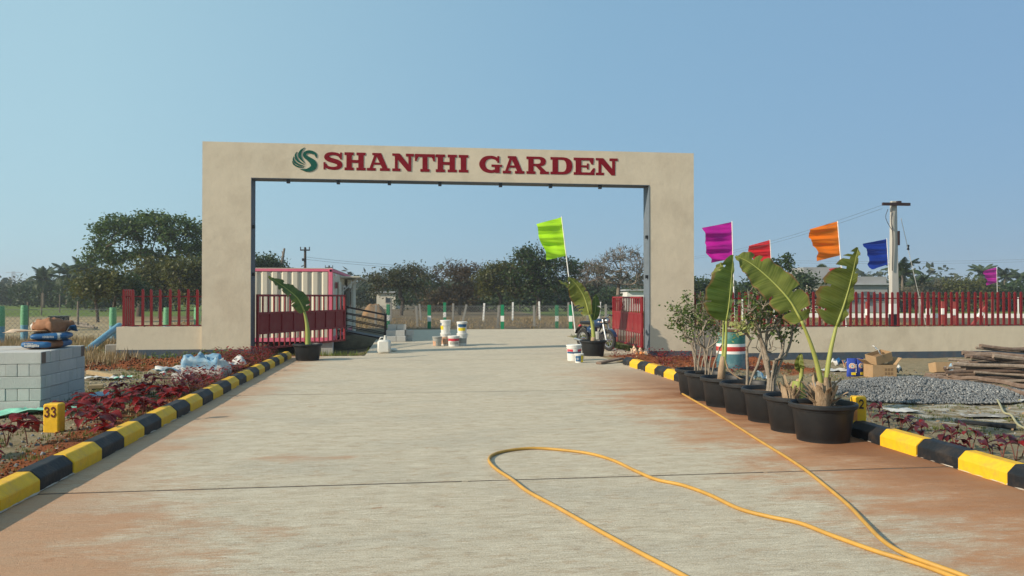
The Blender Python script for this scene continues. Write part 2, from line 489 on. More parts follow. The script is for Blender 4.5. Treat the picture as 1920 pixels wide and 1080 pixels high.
def sst(a, b, x):
    t = np.clip((x - a) / (b - a), 0, 1)
    return t * t * (3 - 2 * t)

def inbox(x, y, x0, x1, y0, y1, s=.3):
    return sst(x0 - s, x0 + s, x) * (1 - sst(x1 - s, x1 + s, x)) * sst(y0 - s, y0 + s, y) * (1 - sst(y1 - s, y1 + s, y))

def hgt(x, y):
    x = np.asarray(x, float); y = np.asarray(y, float)
    n1 = vnoise(x, y, .9, 1) - .5; n2 = vnoise(x, y, .32, 2) - .5
    near = 1 - sst(26, 45, y)
    z = .05 * n1 * near + .035 * n2 * near
    z = z + .05 * inbox(x, y, -5.2, -3.1, -8, 22, .4)
    bed = inbox(x, y, -7.2, -3.3, 17.6, 20.7, .3)
    z = z + bed * (.09 + .11 * n2 + .08 * (vnoise(x, y, .17, 5) - .5))
    rbed = inbox(x, y, 5.3, 9.5, 16.5, 20.8, .4)
    z = z - .24 * sst(5.6, 8.5, x) * (1 - sst(23, 30, y)) * (1 - .6 * rbed)
    z = z + rbed * (.05 + .08 * n2)
    z = z - .10 * inbox(x, y, -7.6, -3.3, 21.2, 22.4, .25) - .12 * inbox(x, y, 5.6, 9.5, 21.1, 22.2, .3)
    z = z - .42 * inbox(x, y, -4.6, -1.25, 22.75, 32.5, .2)
    road = np.maximum.reduce([
        ((x > -3.12) & (x < 5.2) & (y < 21.9)).astype(float),
        ((x > -1.0) & (x < 6.35) & (y >= 21.5) & (y < 32.6)).astype(float),
        ((x > -.8) & (x < 44) & (y >= 31.7) & (y < 38.9)).astype(float)])
    z = z * (1 - road) - .16 * road
    far = sst(45, 70, y)
    return z * (1 - far) - .05 * far

def hz(x, y): return float(hgt(x, y))

def axis(segs):
    out = []
    for a, b, s in segs:
        n = max(1, int(round((b - a) / s)))
        out += list(np.linspace(a, b, n, endpoint=False))
    out.append(segs[-1][1])
    return np.array(out)
gx = axis([(-4000, -400, 600), (-400, -60, 40), (-60, -16, 2), (-16, -8, .5), (-8, -3.1, .1), (-3.1, 5.2, .6), (5.2, 14, .12), (14, 24, .4), (24, 70, 2.5), (70, 500, 40), (500, 4000, 600)])
gy = axis([(-60, 0, 6), (0, 4, .5), (4, 22.6, .12), (22.6, 34, .3), (34, 60, .8), (60, 180, 4), (180, 600, 40), (600, 5000, 500)])
X, Y = np.meshgrid(gx, gy)
Z = hgt(X, Y)
nv = X.size
idx = np.arange(nv).reshape(X.shape)
F = np.stack([idx[:-1, :-1].ravel(), idx[:-1, 1:].ravel(), idx[1:, 1:].ravel(), idx[1:, :-1].ravel()], 1)

def groundmat():
    m, N, L, b = nodes_of('ground_earth')
    tc = N.new('ShaderNodeTexCoord')
    def noise(s, d=5, r=.6, st=None):
        n = N.new('ShaderNodeTexNoise'); n.inputs['Scale'].default_value = s; n.inputs['Detail'].default_value = d; n.inputs['Roughness'].default_value = r
        if st:
            mp = N.new('ShaderNodeMapping'); mp.inputs['Scale'].default_value = st
            L.new(tc.outputs['Object'], mp.inputs[0]); L.new(mp.outputs[0], n.inputs[0])
        else: L.new(tc.outputs['Object'], n.inputs[0])
        return n.outputs[0]
    def rng(s, a, c, o=1.0):
        r = N.new('ShaderNodeMapRange'); r.inputs[1].default_value = a; r.inputs[2].default_value = c; r.inputs[4].default_value = o
        L.new(s, r.inputs[0]); return r.outputs[0]
    def mix(f, a, c):
        x = N.new('ShaderNodeMix'); x.data_type = 'RGBA'
        if hasattr(f, 'is_linked') or not isinstance(f, (int, float)): L.new(f, x.inputs[0])
        else: x.inputs[0].default_value = f
        for s, i in ((a, 6), (c, 7)):
            if isinstance(s, tuple): x.inputs[i].default_value = rgba(s)
            else: L.new(s, x.inputs[i])
        return x.outputs[2]
    def mask(attr, n, k=.9):
        ad = N.new('ShaderNodeMath'); ad.operation = 'MULTIPLY_ADD'
        sb = N.new('ShaderNodeMath'); sb.operation = 'SUBTRACT'; L.new(n, sb.inputs[0]); sb.inputs[1].default_value = .5
        L.new(sb.outputs[0], ad.inputs[0]); ad.inputs[1].default_value = k; L.new(attr, ad.inputs[2])
        return rng(ad.outputs[0], .38, .62)
    a1 = N.new('ShaderNodeAttribute'); a1.attribute_name = 'zone'; s1 = N.new('ShaderNodeSeparateColor'); L.new(a1.outputs['Color'], s1.inputs[0])
    a2 = N.new('ShaderNodeAttribute'); a2.attribute_name = 'zone_b'; s2 = N.new('ShaderNodeSeparateColor'); L.new(a2.outputs['Color'], s2.inputs[0])
    big, mid, fine = noise(.8), noise(4, 6, .65), noise(22, 6, .7)
    c = mix(rng(mid, .3, .7), (.205, .16, .095), (.34, .275, .18))
    c = mix(rng(fine, .47, .72, .85), c, (.125, .118, .045))
    c = mix(rng(noise(3.1, 7, .75), .55, .68, .6), c, (.085, .06, .04))
    red = mix(rng(fine, .3, .7), (.15, .042, .016), (.31, .105, .042))
    c = mix(mask(s1.outputs[0], mid), c, red)
    tan = mix(rng(noise(.25, 6, .6, (1, 2.5, 1)), .3, .7), (.27, .205, .115), (.40, .315, .19))
    c = mix(s1.outputs[2], c, tan)
    br = mix(rng(mid, .3, .7), (.10, .072, .042), (.17, .125, .075))
    c = mix(s2.outputs[0], c, br)
    gr = mix(rng(big, .3, .7), (.075, .115, .020), (.15, .19, .045))
    c = mix(s1.outputs[1], c, gr)
    wh = mix(rng(fine, .3, .7), (.36, .34, .29), (.52, .50, .45))
    c = mix(mask(s2.outputs[1], mid, 1.4), c, wh)
    L.new(c, b.inputs['Base Color'])
    b.inputs['Roughness'].default_value = .95; b.inputs['Specular IOR Level'].default_value = .1
    bp = N.new('ShaderNodeBump'); bp.inputs['Strength'].default_value = .9; bp.inputs['Distance'].default_value = .03
    L.new(fine, bp.inputs['Height']); L.new(bp.outputs[0], b.inputs['Normal'])
    return m
M['ground'] = groundmat()
gme = npmesh('ground', np.stack([X.ravel(), Y.ravel(), Z.ravel()], 1), F, M['ground'], smooth=True)
x, y = X.ravel(), Y.ravel()
red = np.maximum.reduce([inbox(x, y, -3.75, -3.0, -8, 22, .35), inbox(x, y, -7.0, -3.2, 17.7, 20.8, .3), .75 * inbox(x, y, 5.2, 9.5, 16.6, 21.6, .5), .62 * inbox(x, y, 5.1, 5.7, 3, 17, .3), .8 * inbox(x, y, -4.4, -1.2, 21.5, 25.5, .5)])
green = np.maximum.reduce([sst(66, 74, y) * (x < 5) * (x < -10), sst(62, 68, y) * (x > 12), .7 * inbox(x, y, 6.35, 7.3, 22, 31, .3), .55 * inbox(x, y, -12, -8, 24, 28, 1.5)])
tan_ = inbox(x, y, -90, -9, 30, 68, 3) * (x < -9)
brown = np.maximum(inbox(x, y, -9, 60, 39.2, 64, .6), .8 * inbox(x, y, -20, 14, 60, 140, 5))
brown = np.maximum(brown, .7 * inbox(x, y, -8, -.8, 23, 40, 1))
white = np.maximum(.44 * inbox(x, y, 7.0, 13, 9.5, 13.2, .8), .35 * inbox(x, y, 9, 15, 13, 15, .8))
for nm, ch in (('zone', (red, green, tan_)), ('zone_b', (brown, white, white * 0))):
    at_ = gme.attributes.new(nm, 'FLOAT_COLOR', 'POINT')
    arr = np.ones((nv, 4), np.float32)
    for i in range(3): arr[:, i] = ch[i]
    at_.data.foreach_set('color', arr.ravel())
ground = link('ground', gme)
tag(ground, 'sandy earth with red soil beds and dry grass on both sides of the road', 'ground', kind='structure')

def concmat():
    m, N, L, b = nodes_of('broomed_concrete')
    tc = N.new('ShaderNodeTexCoord')
    g = N.new('ShaderNodeNewGeometry')
    sp = N.new('ShaderNodeSeparateXYZ'); L.new(g.outputs['Position'], sp.inputs[0])
    px, py = sp.outputs[0], sp.outputs[1]
    def noise(s, st, d=6, r=.6):
        n = N.new('ShaderNodeTexNoise'); n.inputs['Scale'].default_value = s; n.inputs['Detail'].default_value = d; n.inputs['Roughness'].default_value = r
        mp = N.new('ShaderNodeMapping'); mp.inputs['Scale'].default_value = st
        L.new(g.outputs['Position'], mp.inputs[0]); L.new(mp.outputs[0], n.inputs[0]); return n.outputs[0]
    def mth(op, a, c=0.0, d=None):
        n = N.new('ShaderNodeMath'); n.operation = op
        for i, s in enumerate((a, c, d)):
            if s is None: continue
            if isinstance(s, (int, float)): n.inputs[i].default_value = s
            else: L.new(s, n.inputs[i])
        return n.outputs[0]
    def rng(s, a, c, o0=0.0, o1=1.0):
        r = N.new('ShaderNodeMapRange'); r.inputs[1].default_value = a; r.inputs[2].default_value = c; r.inputs[3].default_value = o0; r.inputs[4].default_value = o1
        L.new(s, r.inputs[0]); return r.outputs[0]
    def mix(f, a, c):
        x = N.new('ShaderNodeMix'); x.data_type = 'RGBA'; L.new(f, x.inputs[0])
        for s, i in ((a, 6), (c, 7)):
            if isinstance(s, tuple): x.inputs[i].default_value = rgba(s)
            else: L.new(s, x.inputs[i])
        return x.outputs[2]
    patch = noise(.55, (1, 1.6, 1), 5)
    streak = noise(1.0, (2.2, 8, 1), 9, .75)
    broom = noise(1.0, (6, 34, 1), 6, .8)
    speck = noise(26, (1, 1.3, 1), 6, .85)
    grain = noise(75, (1, 1.2, 1), 4, .8)
    mott = noise(4.5, (1, 2, 1), 7, .7)
    c = mix(rng(streak, .35, .65), (.425, .352, .25), (.60, .525, .395))
    c = mix(rng(patch, .48, .64, 0, .6), c, (.40, .355, .275))
    c = mix(rng(mott, .53, .62, 0, .55), c, (.385, .265, .16))
    c = mix(rng(noise(2.2, (1.4, 3.2, 1), 8, .75), .56, .64, 0, .6), c, (.32, .25, .175))
    c = mix(rng(broom, .53, .64, 0, .65), c, (.25, .20, .14))
    c = mix(rng(broom, .46, .36, 0, .6), c, (.70, .645, .52))
    c = mix(rng(grain, .52, .62, 0, .6), c, (.33, .26, .18))
    c = mix(rng(grain, .47, .38, 0, .5), c, (.72, .66, .53))
    c = mix(rng(speck, .585, .65, 0, .8), c, (.25, .175, .12))
    c = mix(rng(speck, .36, .26, 0, .5), c, (.70, .67, .58))
    nz = mth('ADD', mth('SUBTRACT', noise(.75, (1, 2.2, 1), 9, .75), .5), mth('MULTIPLY', mth('SUBTRACT', broom, .5), .35))
    # red earth dragged onto the slab: along the pots, in the near left corner, one smear
    rm = rng(mth('MULTIPLY_ADD', nz, 5.2, px), 2.9, 4.0)
    rm = mth('MULTIPLY', rm, rng(py, 12.5, 18.5, 1.0, .05))
    lm = mth('ADD', mth('MULTIPLY', px, -.9), mth('MULTIPLY', mth('SUBTRACT', py, 6.0), -.5))
    lm = rng(mth('MULTIPLY_ADD', nz, 5.0, lm), 1.15, 2.1)
    ex = mth('POWER', mth('DIVIDE', mth('ADD', px, 1.15), .62), 2.0); ey = mth('POWER', mth('DIVIDE', mth('SUBTRACT', py, 8.15), .22), 2.0)
    sm = rng(mth('ADD', mth('ADD', ex, ey), mth('MULTIPLY', nz, 6.0)), 1.1, .1)
    ed = rng(mth('MULTIPLY_ADD', nz, 2.6, px), -2.1, -2.7)
    dust = mth('MAXIMUM', mth('MAXIMUM', rm, mth('MULTIPLY', lm, .8)), mth('MAXIMUM', mth('MULTIPLY', sm, .8), mth('MULTIPLY', ed, .6)))
    dust = mth('MULTIPLY', dust, rng(streak, .25, .6, .62, .97))
    dc = mix(rng(broom, .3, .7), (.37, .15, .06), (.48, .25, .125))
    c = mix(dust, c, dc)
    # damp dark red silt at the foot of the right kerb and pots, loose rusty blots elsewhere
    wet = mth('MULTIPLY', rng(mth('MULTIPLY_ADD', nz, 3.0, px), 4.0, 4.7), mth('MULTIPLY', rng(py, 6.0, 8.0, .35, .8), rng(py, 13.0, 17.5, 1.0, 0.0)))
    c = mix(wet, c, (.20, .075, .028))
    blot = rng(noise(1.7, (1, 1.5, 1), 9, .78), .62, .66, 0, .7)
    c = mix(blot, c, (.34, .17, .085))
    L.new(c, b.inputs['Base Color'])
    b.inputs['Roughness'].default_value = .85; b.inputs['Specular IOR Level'].default_value = .25
    hh = mth('ADD', broom, mth('ADD', mth('MULTIPLY', speck, .5), mth('MULTIPLY', grain, .35)))
    bp = N.new('ShaderNodeBump'); bp.inputs['Strength'].default_value = .75; bp.inputs['Distance'].default_value = .012
    L.new(hh, bp.inputs['Height']); L.new(bp.outputs[0], b.inputs['Normal'])
    return m
M['conc'] = concmat()

road = empty('road', (0, 0, 0))
tag(road, 'pale broom-finished concrete road running through the gateway', 'road', kind='structure')
def slab(x0, x1, y0, y1, name='concrete_slab'):
    MB().box(((x0 + x1) / 2, (y0 + y1) / 2, -.07), (x1 - x0, y1 - y0, .14)).build(name, M['conc'], road)
jy = [-6.0, .52, 6.94, 13.42, 20.2, 21.95]
for a, b in zip(jy[:-1], jy[1:]):
    slab(-3.03, 5.11, a + .02, b - .02)
for b in jy[1:-1]:
    rs = random.Random(int(b * 10)); x_ = -3.02
    while x_ < 5.08:
        ln = rs.uniform(.25, 1.3); xe = min(5.1, x_ + ln)
        MB().box(((x_ + xe) / 2, b, -.05), (xe - x_ - .004, rs.uniform(.016, .046), .10 - rs.uniform(0.0, .006))).build('joint_sealant', M['sealant'], road)
        x_ = xe + (rs.uniform(.02, .12) if rs.random() < .25 else 0)
slab(-1.12, 6.42, 21.955, 27.2); slab(-1.12, 6.42, 27.21, 31.95)
for a, b in ((-.92, 6.6), (6.61, 14), (14.01, 22), (22.01, 32), (32.01, 44)):
    slab(a, b, 31.96, 39.0)

# kerbs
def kerb_block_mesh(side, ln):
    prof = [(0, -.06), (0, .105), (.075, .175), (.185, .175), (.185, -.06)]
    mb = MB()
    g = .003
    mb.prism(prof, lambda a, z: Vector((-side * -a if side < 0 else a, g, z)), lambda a, z: Vector((-side * -a if side < 0 else a, ln - g, z)))
    return mb
for side, x0, ya, yb, ln, phase, nm, lb in ((-1, XL, -1.0, 20.9, .655, 7.02, 'kerb_left', 'black and yellow painted kerb beside the red plants'), (1, XR, -1.0, 18.1, .61, 7.42, 'kerb_right', 'black and yellow painted kerb behind the row of pots')):
    root = empty(nm, (x0, 0, 0))
    tag(root, lb, 'kerb', kind='structure')
    mb = MB()
    prof = [(0, -.06), (0, .105), (.075, .175), (.185, .175), (.185, -.06)]
    s = side
    mb.prism(prof, lambda a, z: Vector((s * a, .003, z)), lambda a, z: Vector((s * a, ln - .003, z)))
    mey = mb.mesh('kerb_block', M['ylw'], bevel=.007)
    meb = mb.mesh('kerb_block', M['blk'], bevel=.007)
    k0 = int(math.floor((ya - phase) / ln)); k1 = int(math.ceil((yb - phase) / ln))
    for k in range(k0, k1):
        even = (k % 2 == 0)
        black = even if side < 0 else not even
        rr = random.Random(k * 3 + side)
        link('kerb_block', meb if black else mey, root, (rr.uniform(-.006, .006), phase + k * ln, rr.uniform(-.006, .004)), (0, 0, rr.uniform(-.006, .006)))
    mm = MB()
    n = 240
    y0_, y1_ = phase + k0 * ln, phase + k1 * ln
    rr = random.Random(5)
    wv = [rr.uniform(.004, .034) * rr.random() for _ in range(n + 1)]
    mm.grid(lambda u, v: Vector((-s * (v * wv[int(round(u * n))]) + s * .01, y0_ + (y1_ - y0_) * u, .005 + (1 - v) * .012)), n, 1)
    mm.build('mortar_fillet', M['mortar'], root)

# ------------------------------------------------------------------ entrance arch
ax0, ax1 = at(379, 400, YG).x, at(470.5, 400, YG).x
bx0, bx1 = at(1218, 400, YG).x, at(1301, 400, YG).x
ztop = at(381, 265, YG).z
zsof = at(472, 333, YG).z
DEP = .5
arch = empty('entrance_arch', ((ax0 + bx1) / 2, YG, 0))
tag(arch, 'tall cream gateway arch lettered SHANTHI GARDEN across the road', 'gateway')
OX = arch.location.x
def fr(x, z): return (x - OX, z)
mb = MB()
def bump_face(x0, x1, z0, z1, nx, nz, y, sgn, seed):
    mb.grid(lambda u, v: Vector((x0 - OX + (x1 - x0) * u, y + sgn * .014 * (float(vnoise(x0 + (x1 - x0) * u, z0 + (z1 - z0) * v, .7, seed)) - .5) * (1 if 0 < u < 1 and 0 < v < 1 else 0), z0 + (z1 - z0) * v)), nx, nz)
def solid(x0, x1, z0, z1):
    mb.box(((x0 + x1) / 2 - OX, DEP / 2, (z0 + z1) / 2), (x1 - x0, DEP, z1 - z0))
for nm, x0, x1, z0, z1 in (('pillar', ax0, ax1, -.3, zsof), ('pillar', bx0, bx1, -.4, zsof), ('lintel', ax0, bx1, zsof, ztop)):
    mb = MB()
    nx = max(4, int((x1 - x0) / .22)); nz = max(4, int((z1 - z0) / .22))
    bump_face(x0, x1, z0, z1, nx, nz, 0, -1, 3)
    for f in ([(x0, 0, z0), (x1, 0, z0), (x1, DEP, z0), (x0, DEP, z0)], [(x0, 0, z1), (x1, 0, z1), (x1, DEP, z1), (x0, DEP, z1)], [(x0, 0, z0), (x0, 0, z1), (x0, DEP, z1), (x0, DEP, z0)], [(x1, 0, z0), (x1, 0, z1), (x1, DEP, z1), (x1, DEP, z0)], [(x0, DEP, z0), (x1, DEP, z0), (x1, DEP, z1), (x0, DEP, z1)]):
        if nm == 'pillar' and f[0][2] == z1 and f[2][2] == z1: continue
        mb.add([(p[0] - OX, p[1], p[2]) for p in f], [(0, 1, 2, 3)])
    mb.build(nm, M['plaster'], arch, smooth=20)
# grey lining of the opening, its sunlit right side painted as a lighter copy
def plate(x0, x1, y0, y1, z0, z1, m, nm='jamb_lining', par=arch, bevel=.003):
    return MB().box(((x0 + x1) / 2 - OX, (y0 + y1) / 2, (z0 + z1) / 2), (x1 - x0, y1 - y0, z1 - z0)).build(nm, m, par, bevel=bevel)
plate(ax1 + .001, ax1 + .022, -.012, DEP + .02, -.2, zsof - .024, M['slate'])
plate(bx0 - .022, bx0 - .001, -.012, DEP + .02, -.3, zsof - .024, M['jamb_lit'])
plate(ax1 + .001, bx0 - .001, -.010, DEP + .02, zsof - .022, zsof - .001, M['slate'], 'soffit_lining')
plate(ax0 - .008, ax1 + .0, -.012, -.001, -.25, .20, M['slate'], 'plinth_band')
plate(bx0 + .0, bx1 + .008, -.012, -.001, -.4, .05, M['slate'], 'plinth_band')
for px, py in ((540, 338), (634, 340), (730, 341.5), (825, 343), (939, 345.5), (1033, 347), (1126, 348.5)):
    lm = plate(at(px, py, YG).x - .045, at(px, py, YG).x + .045, .02, .12, zsof - .125, zsof - .022, M['black'], 'spot_lamp')
for xx, s, zz in ((ax1 + .022, 1, 3.42), (ax1 + .022, 1, 2.15), (bx0 - .022, -1, 3.25), (bx0 - .022, -1, 2.12)):
    a, b = (xx, xx + s * .07)
    plate(min(a, b), max(a, b), .06, .15, zz, zz + .09, M['black'], 'spot_lamp')

# lettering
def rect(a, b, c, d): return [(a, c), (b, c), (b, d), (a, d)]
def arcpts(p0, c0, p1, n=10):
    return [((1 - t) ** 2 * p0[0] + 2 * t * (1 - t) * c0[0] + t * t * p1[0], (1 - t) ** 2 * p0[1] + 2 * t * (1 - t) * c0[1] + t * t * p1[1]) for t in [i / n for i in range(n + 1)]]
def strip(outer, inner):
    return [[outer[i], outer[i + 1], inner[i + 1], inner[i]] for i in range(len(outer) - 1)]
def stroke(pts, wd, n=6):
    P3 = smooth_path([(a, b, w_) for (a, b), w_ in zip(pts, wd)], n)
    L_, R_ = [], []
    for i, p in enumerate(P3):
        t = (P3[min(i + 1, len(P3) - 1)] - P3[max(i - 1, 0)]); t.z = 0; t.normalize()
        L_.append((p.x - t.y * p.z / 2, p.y + t.x * p.z / 2)); R_.append((p.x + t.y * p.z / 2, p.y - t.x * p.z / 2))
    return strip(L_, R_)
def q2(a, c, b): return arcpts(a, c, b, 8)
GL = {}
GL['H'] = (1.1, [rect(0, .48, 0, .15), rect(.1, .38, .15, .85), rect(0, .48, .85, 1), rect(.62, 1.1, 0, .15), rect(.72, 1.0, .15, .85), rect(.62, 1.1, .85, 1), rect(.38, .72, .42, .58)])
GL['I'] = (.48, [rect(0, .48, 0, .15), rect(.1, .38, .15, .85), rect(0, .48, .85, 1)])
GL['A'] = (1.2, [[(.80, .15), (1.08, .15), (.74, 1), (.42, 1)], [(.14, .15), (.30, .15), (.512, .794), (.42, 1)], [(.3626, .34), (.715, .34), (.661, .46), (.402, .46)], rect(0, .46, 0, .15), rect(.68, 1.2, 0, .15), [(.28, 1), (.28, .88), (.3805, .88), (.42, 1)]])
GL['N'] = (1.18, [rect(0, .44, 0, .15), rect(.14, .30, .15, 1), rect(0, .14, .87, 1), [(.30, 1), (.30, .66), (.84, 0), (.88, 0), (.88, .38), (.40, 1)], rect(.88, 1.04, 0, .85), rect(.74, 1.18, .85, 1)])
GL['T'] = (1.12, [rect(0, 1.12, .84, 1), rect(.42, .70, .15, .84), rect(.30, .82, 0, .15), [(0, .84), (0, .60), (.09, .60), (.18, .84)], [(1.12, .84), (.94, .84), (1.03, .60), (1.12, .60)]])
o_ = [(.38, 1)] + q2((.60, 1), (1.10, 1), (1.10, .5)) + q2((1.10, .5), (1.10, 0), (.60, 0))[1:] + [(.38, 0)]
i_ = [(.38, .85)] + q2((.56, .85), (.80, .85), (.80, .5)) + q2((.80, .5), (.80, .15), (.56, .15))[1:] + [(.38, .15)]
GL['D'] = (1.10, [rect(.1, .38, .15, .85), rect(0, .38, 0, .15), rect(0, .38, .85, 1)] + strip(o_, i_))
o_ = [(.38, 1)] + q2((.64, 1), (1.04, 1), (1.04, .73)) + q2((1.04, .73), (1.04, .45), (.64, .45))[1:] + [(.38, .45)]
i_ = [(.38, .86)] + q2((.60, .86), (.76, .86), (.76, .73)) + q2((.76, .73), (.76, .59), (.60, .59))[1:] + [(.38, .59)]
GL['R'] = (1.2, [rect(.1, .38, .15, .85), rect(0, .48, 0, .15), rect(0, .38, .85, 1), [(.50, .45), (.76, .45), (1.06, .15), (.76, .15)], rect(.72, 1.2, 0, .15)] + strip(o_, i_))
GL['E'] = (1.08, [rect(.1, .38, .15, .85), rect(0, 1.0, .85, 1), rect(0, 1.04, 0, .15), rect(.38, .66, .44, .56), rect(.66, .75, .33, .67), [(1.0, .85), (.98, .62), (.89, .62), (.78, .85)], [(.82, .15), (.97, .40), (1.07, .40), (1.04, .15)]])
S_pts = [(.88, .70), (.80, .84), (.54, .91), (.28, .86), (.19, .71), (.32, .58), (.54, .51), (.78, .42), (.86, .27), (.76, .13), (.50, .085), (.22, .15), (.13, .32)]
GL['S'] = (1.02, stroke(S_pts, [.10, .16, .16, .20, .26, .26, .25, .26, .27, .20, .16, .16, .10]) + [('p', rect(.87, .97, .60, .98)), ('p', rect(.03, .13, .02, .42))])
G_pts = [(.92, .70), (.84, .84), (.58, .91), (.29, .80), (.16, .5), (.29, .20), (.58, .09), (.82, .15), (.90, .26)]
GL['G'] = (1.14, stroke(G_pts, [.10, .16, .17, .24, .30, .24, .17, .16, .12]) + [('p', rect(.62, 1.14, .36, .49)), ('p', rect(.79, 1.03, .02, .36)), ('p', rect(.91, 1.01, .60, .98))])
zc0 = at(624, 318.5, YG).z; zc1 = at(624, 285, YG).z
def glyph(mb, ch, x0, x1, z0, z1, y0=0.0, th=.004):
    wd, polys = GL[ch]
    for p in polys:
        t = th
        if isinstance(p[0], str): p = p[1]; t = th + .002
        mb.prism(p, lambda a, c: Vector((x0 + (x1 - x0) * a / wd, y0 + .01, z0 + (z1 - z0) * c)), lambda a, c: Vector((x0 + (x1 - x0) * a / wd, y0 - t, z0 + (z1 - z0) * c)))
for ch, p0, p1 in (('S', 605.5, 643), ('H', 646, 685.5), ('A', 688, 731), ('N', 735.5, 776), ('T', 778, 815.5), ('H', 817, 856.5), ('I', 860, 878), ('G', 898, 941), ('A', 942.5, 983), ('R', 987, 1029), ('D', 1032, 1073), ('E', 1075.5, 1116), ('N', 1117, 1158)):
    mb = MB()
    xa, xb = at(p0, 300, YG).x, at(p1, 300, YG).x
    glyph(mb, ch, 0, xb - xa, zc0, zc1)
    mb.build('letter', M['letter'], arch, loc=(xa - OX, -.008, 0))
# swan emblem, green
def ez(px, py): p = at(520 + px / 4.8, 260 + py / 4.8, YG); return (p.x, p.z)
sw = None
shapes = [
    ('neck', [(352, 172), (340, 138), (292, 118), (252, 128), (248, 156), (282, 182), (318, 212), (330, 244), (306, 272), (262, 284), (205, 274)], [6, 26, 26, 24, 30, 38, 52, 54, 44, 26, 2]),
    ('feather', [(245, 80), (212, 112), (202, 160), (245, 222)], [1, 20, 26, 2]),
    ('feather', [(176, 118), (164, 152), (186, 200), (248, 234)], [1, 16, 18, 2]),
    ('feather', [(146, 160), (146, 196), (184, 230), (246, 247)], [1, 14, 16, 2]),
    ('feather', [(132, 200), (148, 230), (188, 252), (240, 258)], [1, 11, 12, 2])]
for nm, pts, wd in shapes:
    polys = stroke(pts, wd, 6)
    mb = MB()
    for p in polys:
        mb.prism([ez(*q) for q in p], lambda a, c: Vector((a - OX, .002, c)), lambda a, c: Vector((a - OX, -.013, c)))
    if nm == 'neck':
        sw = mb.build('swan_emblem', M['swan'], arch)
        sw['label'] = 'dark green swan emblem left of the lettering'
        e = MB()
        c0 = ez(331, 146)
        e.prism([(c0[0] + .010 * math.cos(k * .785), c0[1] + .010 * math.sin(k * .785)) for k in range(8)], lambda a, c: Vector((a - OX, -.011, c)), lambda a, c: Vector((a - OX, -.016, c)))
        e.build('eye', M['plaster'], sw)
    else:
        mb.build(nm, M['swan'], sw)

# ------------------------------------------------------------------ low walls and picket fences
def picket_mesh(h, wd=.068, th=.035):
    mb = MB()
    mb.prism([(-wd / 2, 0), (wd / 2, 0), (wd / 2, h - .05), (wd * .1, h), (-wd / 2, h - .02)], lambda a, z: Vector((a, -th / 2, z)), lambda a, z: Vector((a, th / 2, z)))
    return mb.mesh('picket', M['red'])
def low_wall(name, label, x0, x1, yf, th, z0, zt, zp):
    r = empty(name, ((x0 + x1) / 2, yf, 0)); o = r.location.x
    mb = MB(); n = max(4, int((x1 - x0) / .3))
    mb.grid(lambda u, v: Vector((x0 - o + (x1 - x0) * u, -.012 * (float(vnoise(x0 + (x1 - x0) * u, v * .8, .8, 9)) - .5) * (1 if 0 < v < 1 else 0), z0 + (zt - z0) * v)), n, 4)
    for f in ([(x0, 0, zt), (x1, 0, zt), (x1, th, zt), (x0, th, zt)], [(x0, 0, z0), (x0, 0, zt), (x0, th, zt), (x0, th, z0)], [(x1, 0, z0), (x1, 0, zt), (x1, th, zt), (x1, th, z0)], [(x0, th, z0), (x1, th, z0), (x1, th, zt), (x0, th, zt)]):
        mb.add([(p[0] - o, p[1], p[2]) for p in f], [(0, 1, 2, 3)])
    mb.build('wall_body', M['plaster'], r, smooth=20)
    MB().box((0, -.007, (z0 + zp) / 2), (x1 - x0 + .01, .012, zp - z0)).build('plinth_band', M['slate'], r)
    return tag(r, label, 'wall')
def picket_fence(name, label, x0, x1, y, zb, h, step, extra=None, jit=0.0):
    r = empty(name, ((x0 + x1) / 2, y, zb)); o = r.location.x
    me = picket_mesh(h)
    n = int((x1 - x0) / step)
    rr = random.Random(4)
    for i in range(n + 1):
        link('picket', me, r, (x0 - o + i * step + rr.uniform(-.008, .008), 0, rr.uniform(-.008, .006)), (0, rr.uniform(-.012, .012), 0))
    for zz, t in ((.012, .03), (h - .2, .032)):
        MB().box((0, .031, zz), (x1 - x0 + .06, .03, t)).build('rail', M['red'], r)
    k = 0
    xx = x0 + .5
    while xx < x1:
        MB().box((xx - o, .02, -.05), (.03, .02, .09)).build('bracket', M['darkmetal'], r); xx += 1.35 + .2 * rr.random()
    return tag(r, label, 'fence')
wl0 = at(218, 630, YG + .12).x
low_wall('low_wall', 'short cream low wall with slate base left of the arch', wl0, ax0 - .003, YG + .12, .22, -.3, .80, .20)
low_wall('low_wall', 'long cream low wall with slate base right of the arch', bx1 + .003, 27.0, YG + .12, .22, -.5, .695, -.04)
fl = picket_fence('picket_fence', 'short red picket fence on the wall left of the arch', wl0 + .16, ax0 - .10, YG + .22, .82, .98, .23)
me = picket_mesh(.97)
for i in range(1, 6):
    link('picket', me, fl, (wl0 + .12 - fl.location.x - .004 * i, .17 * i, 0), (0, 0, R(90)))
MB().box((wl0 + .10 - fl.location.x, .5, .77), (.03, .95, .032)).build('rail', M['red'], fl)
MB().box((wl0 + .10 - fl.location.x, .5, .012), (.03, .95, .03)).build('rail', M['red'], fl)
low_wall('low_wall', 'short return of the cream wall behind the left fence corner', wl0, wl0 + .22, YG + .345, .9, -.3, .798, .20)
picket_fence('picket_fence', 'long red picket fence on the wall right of the arch', bx1 + .1, 26.8, YG + .22, .725, 1.02, .192)

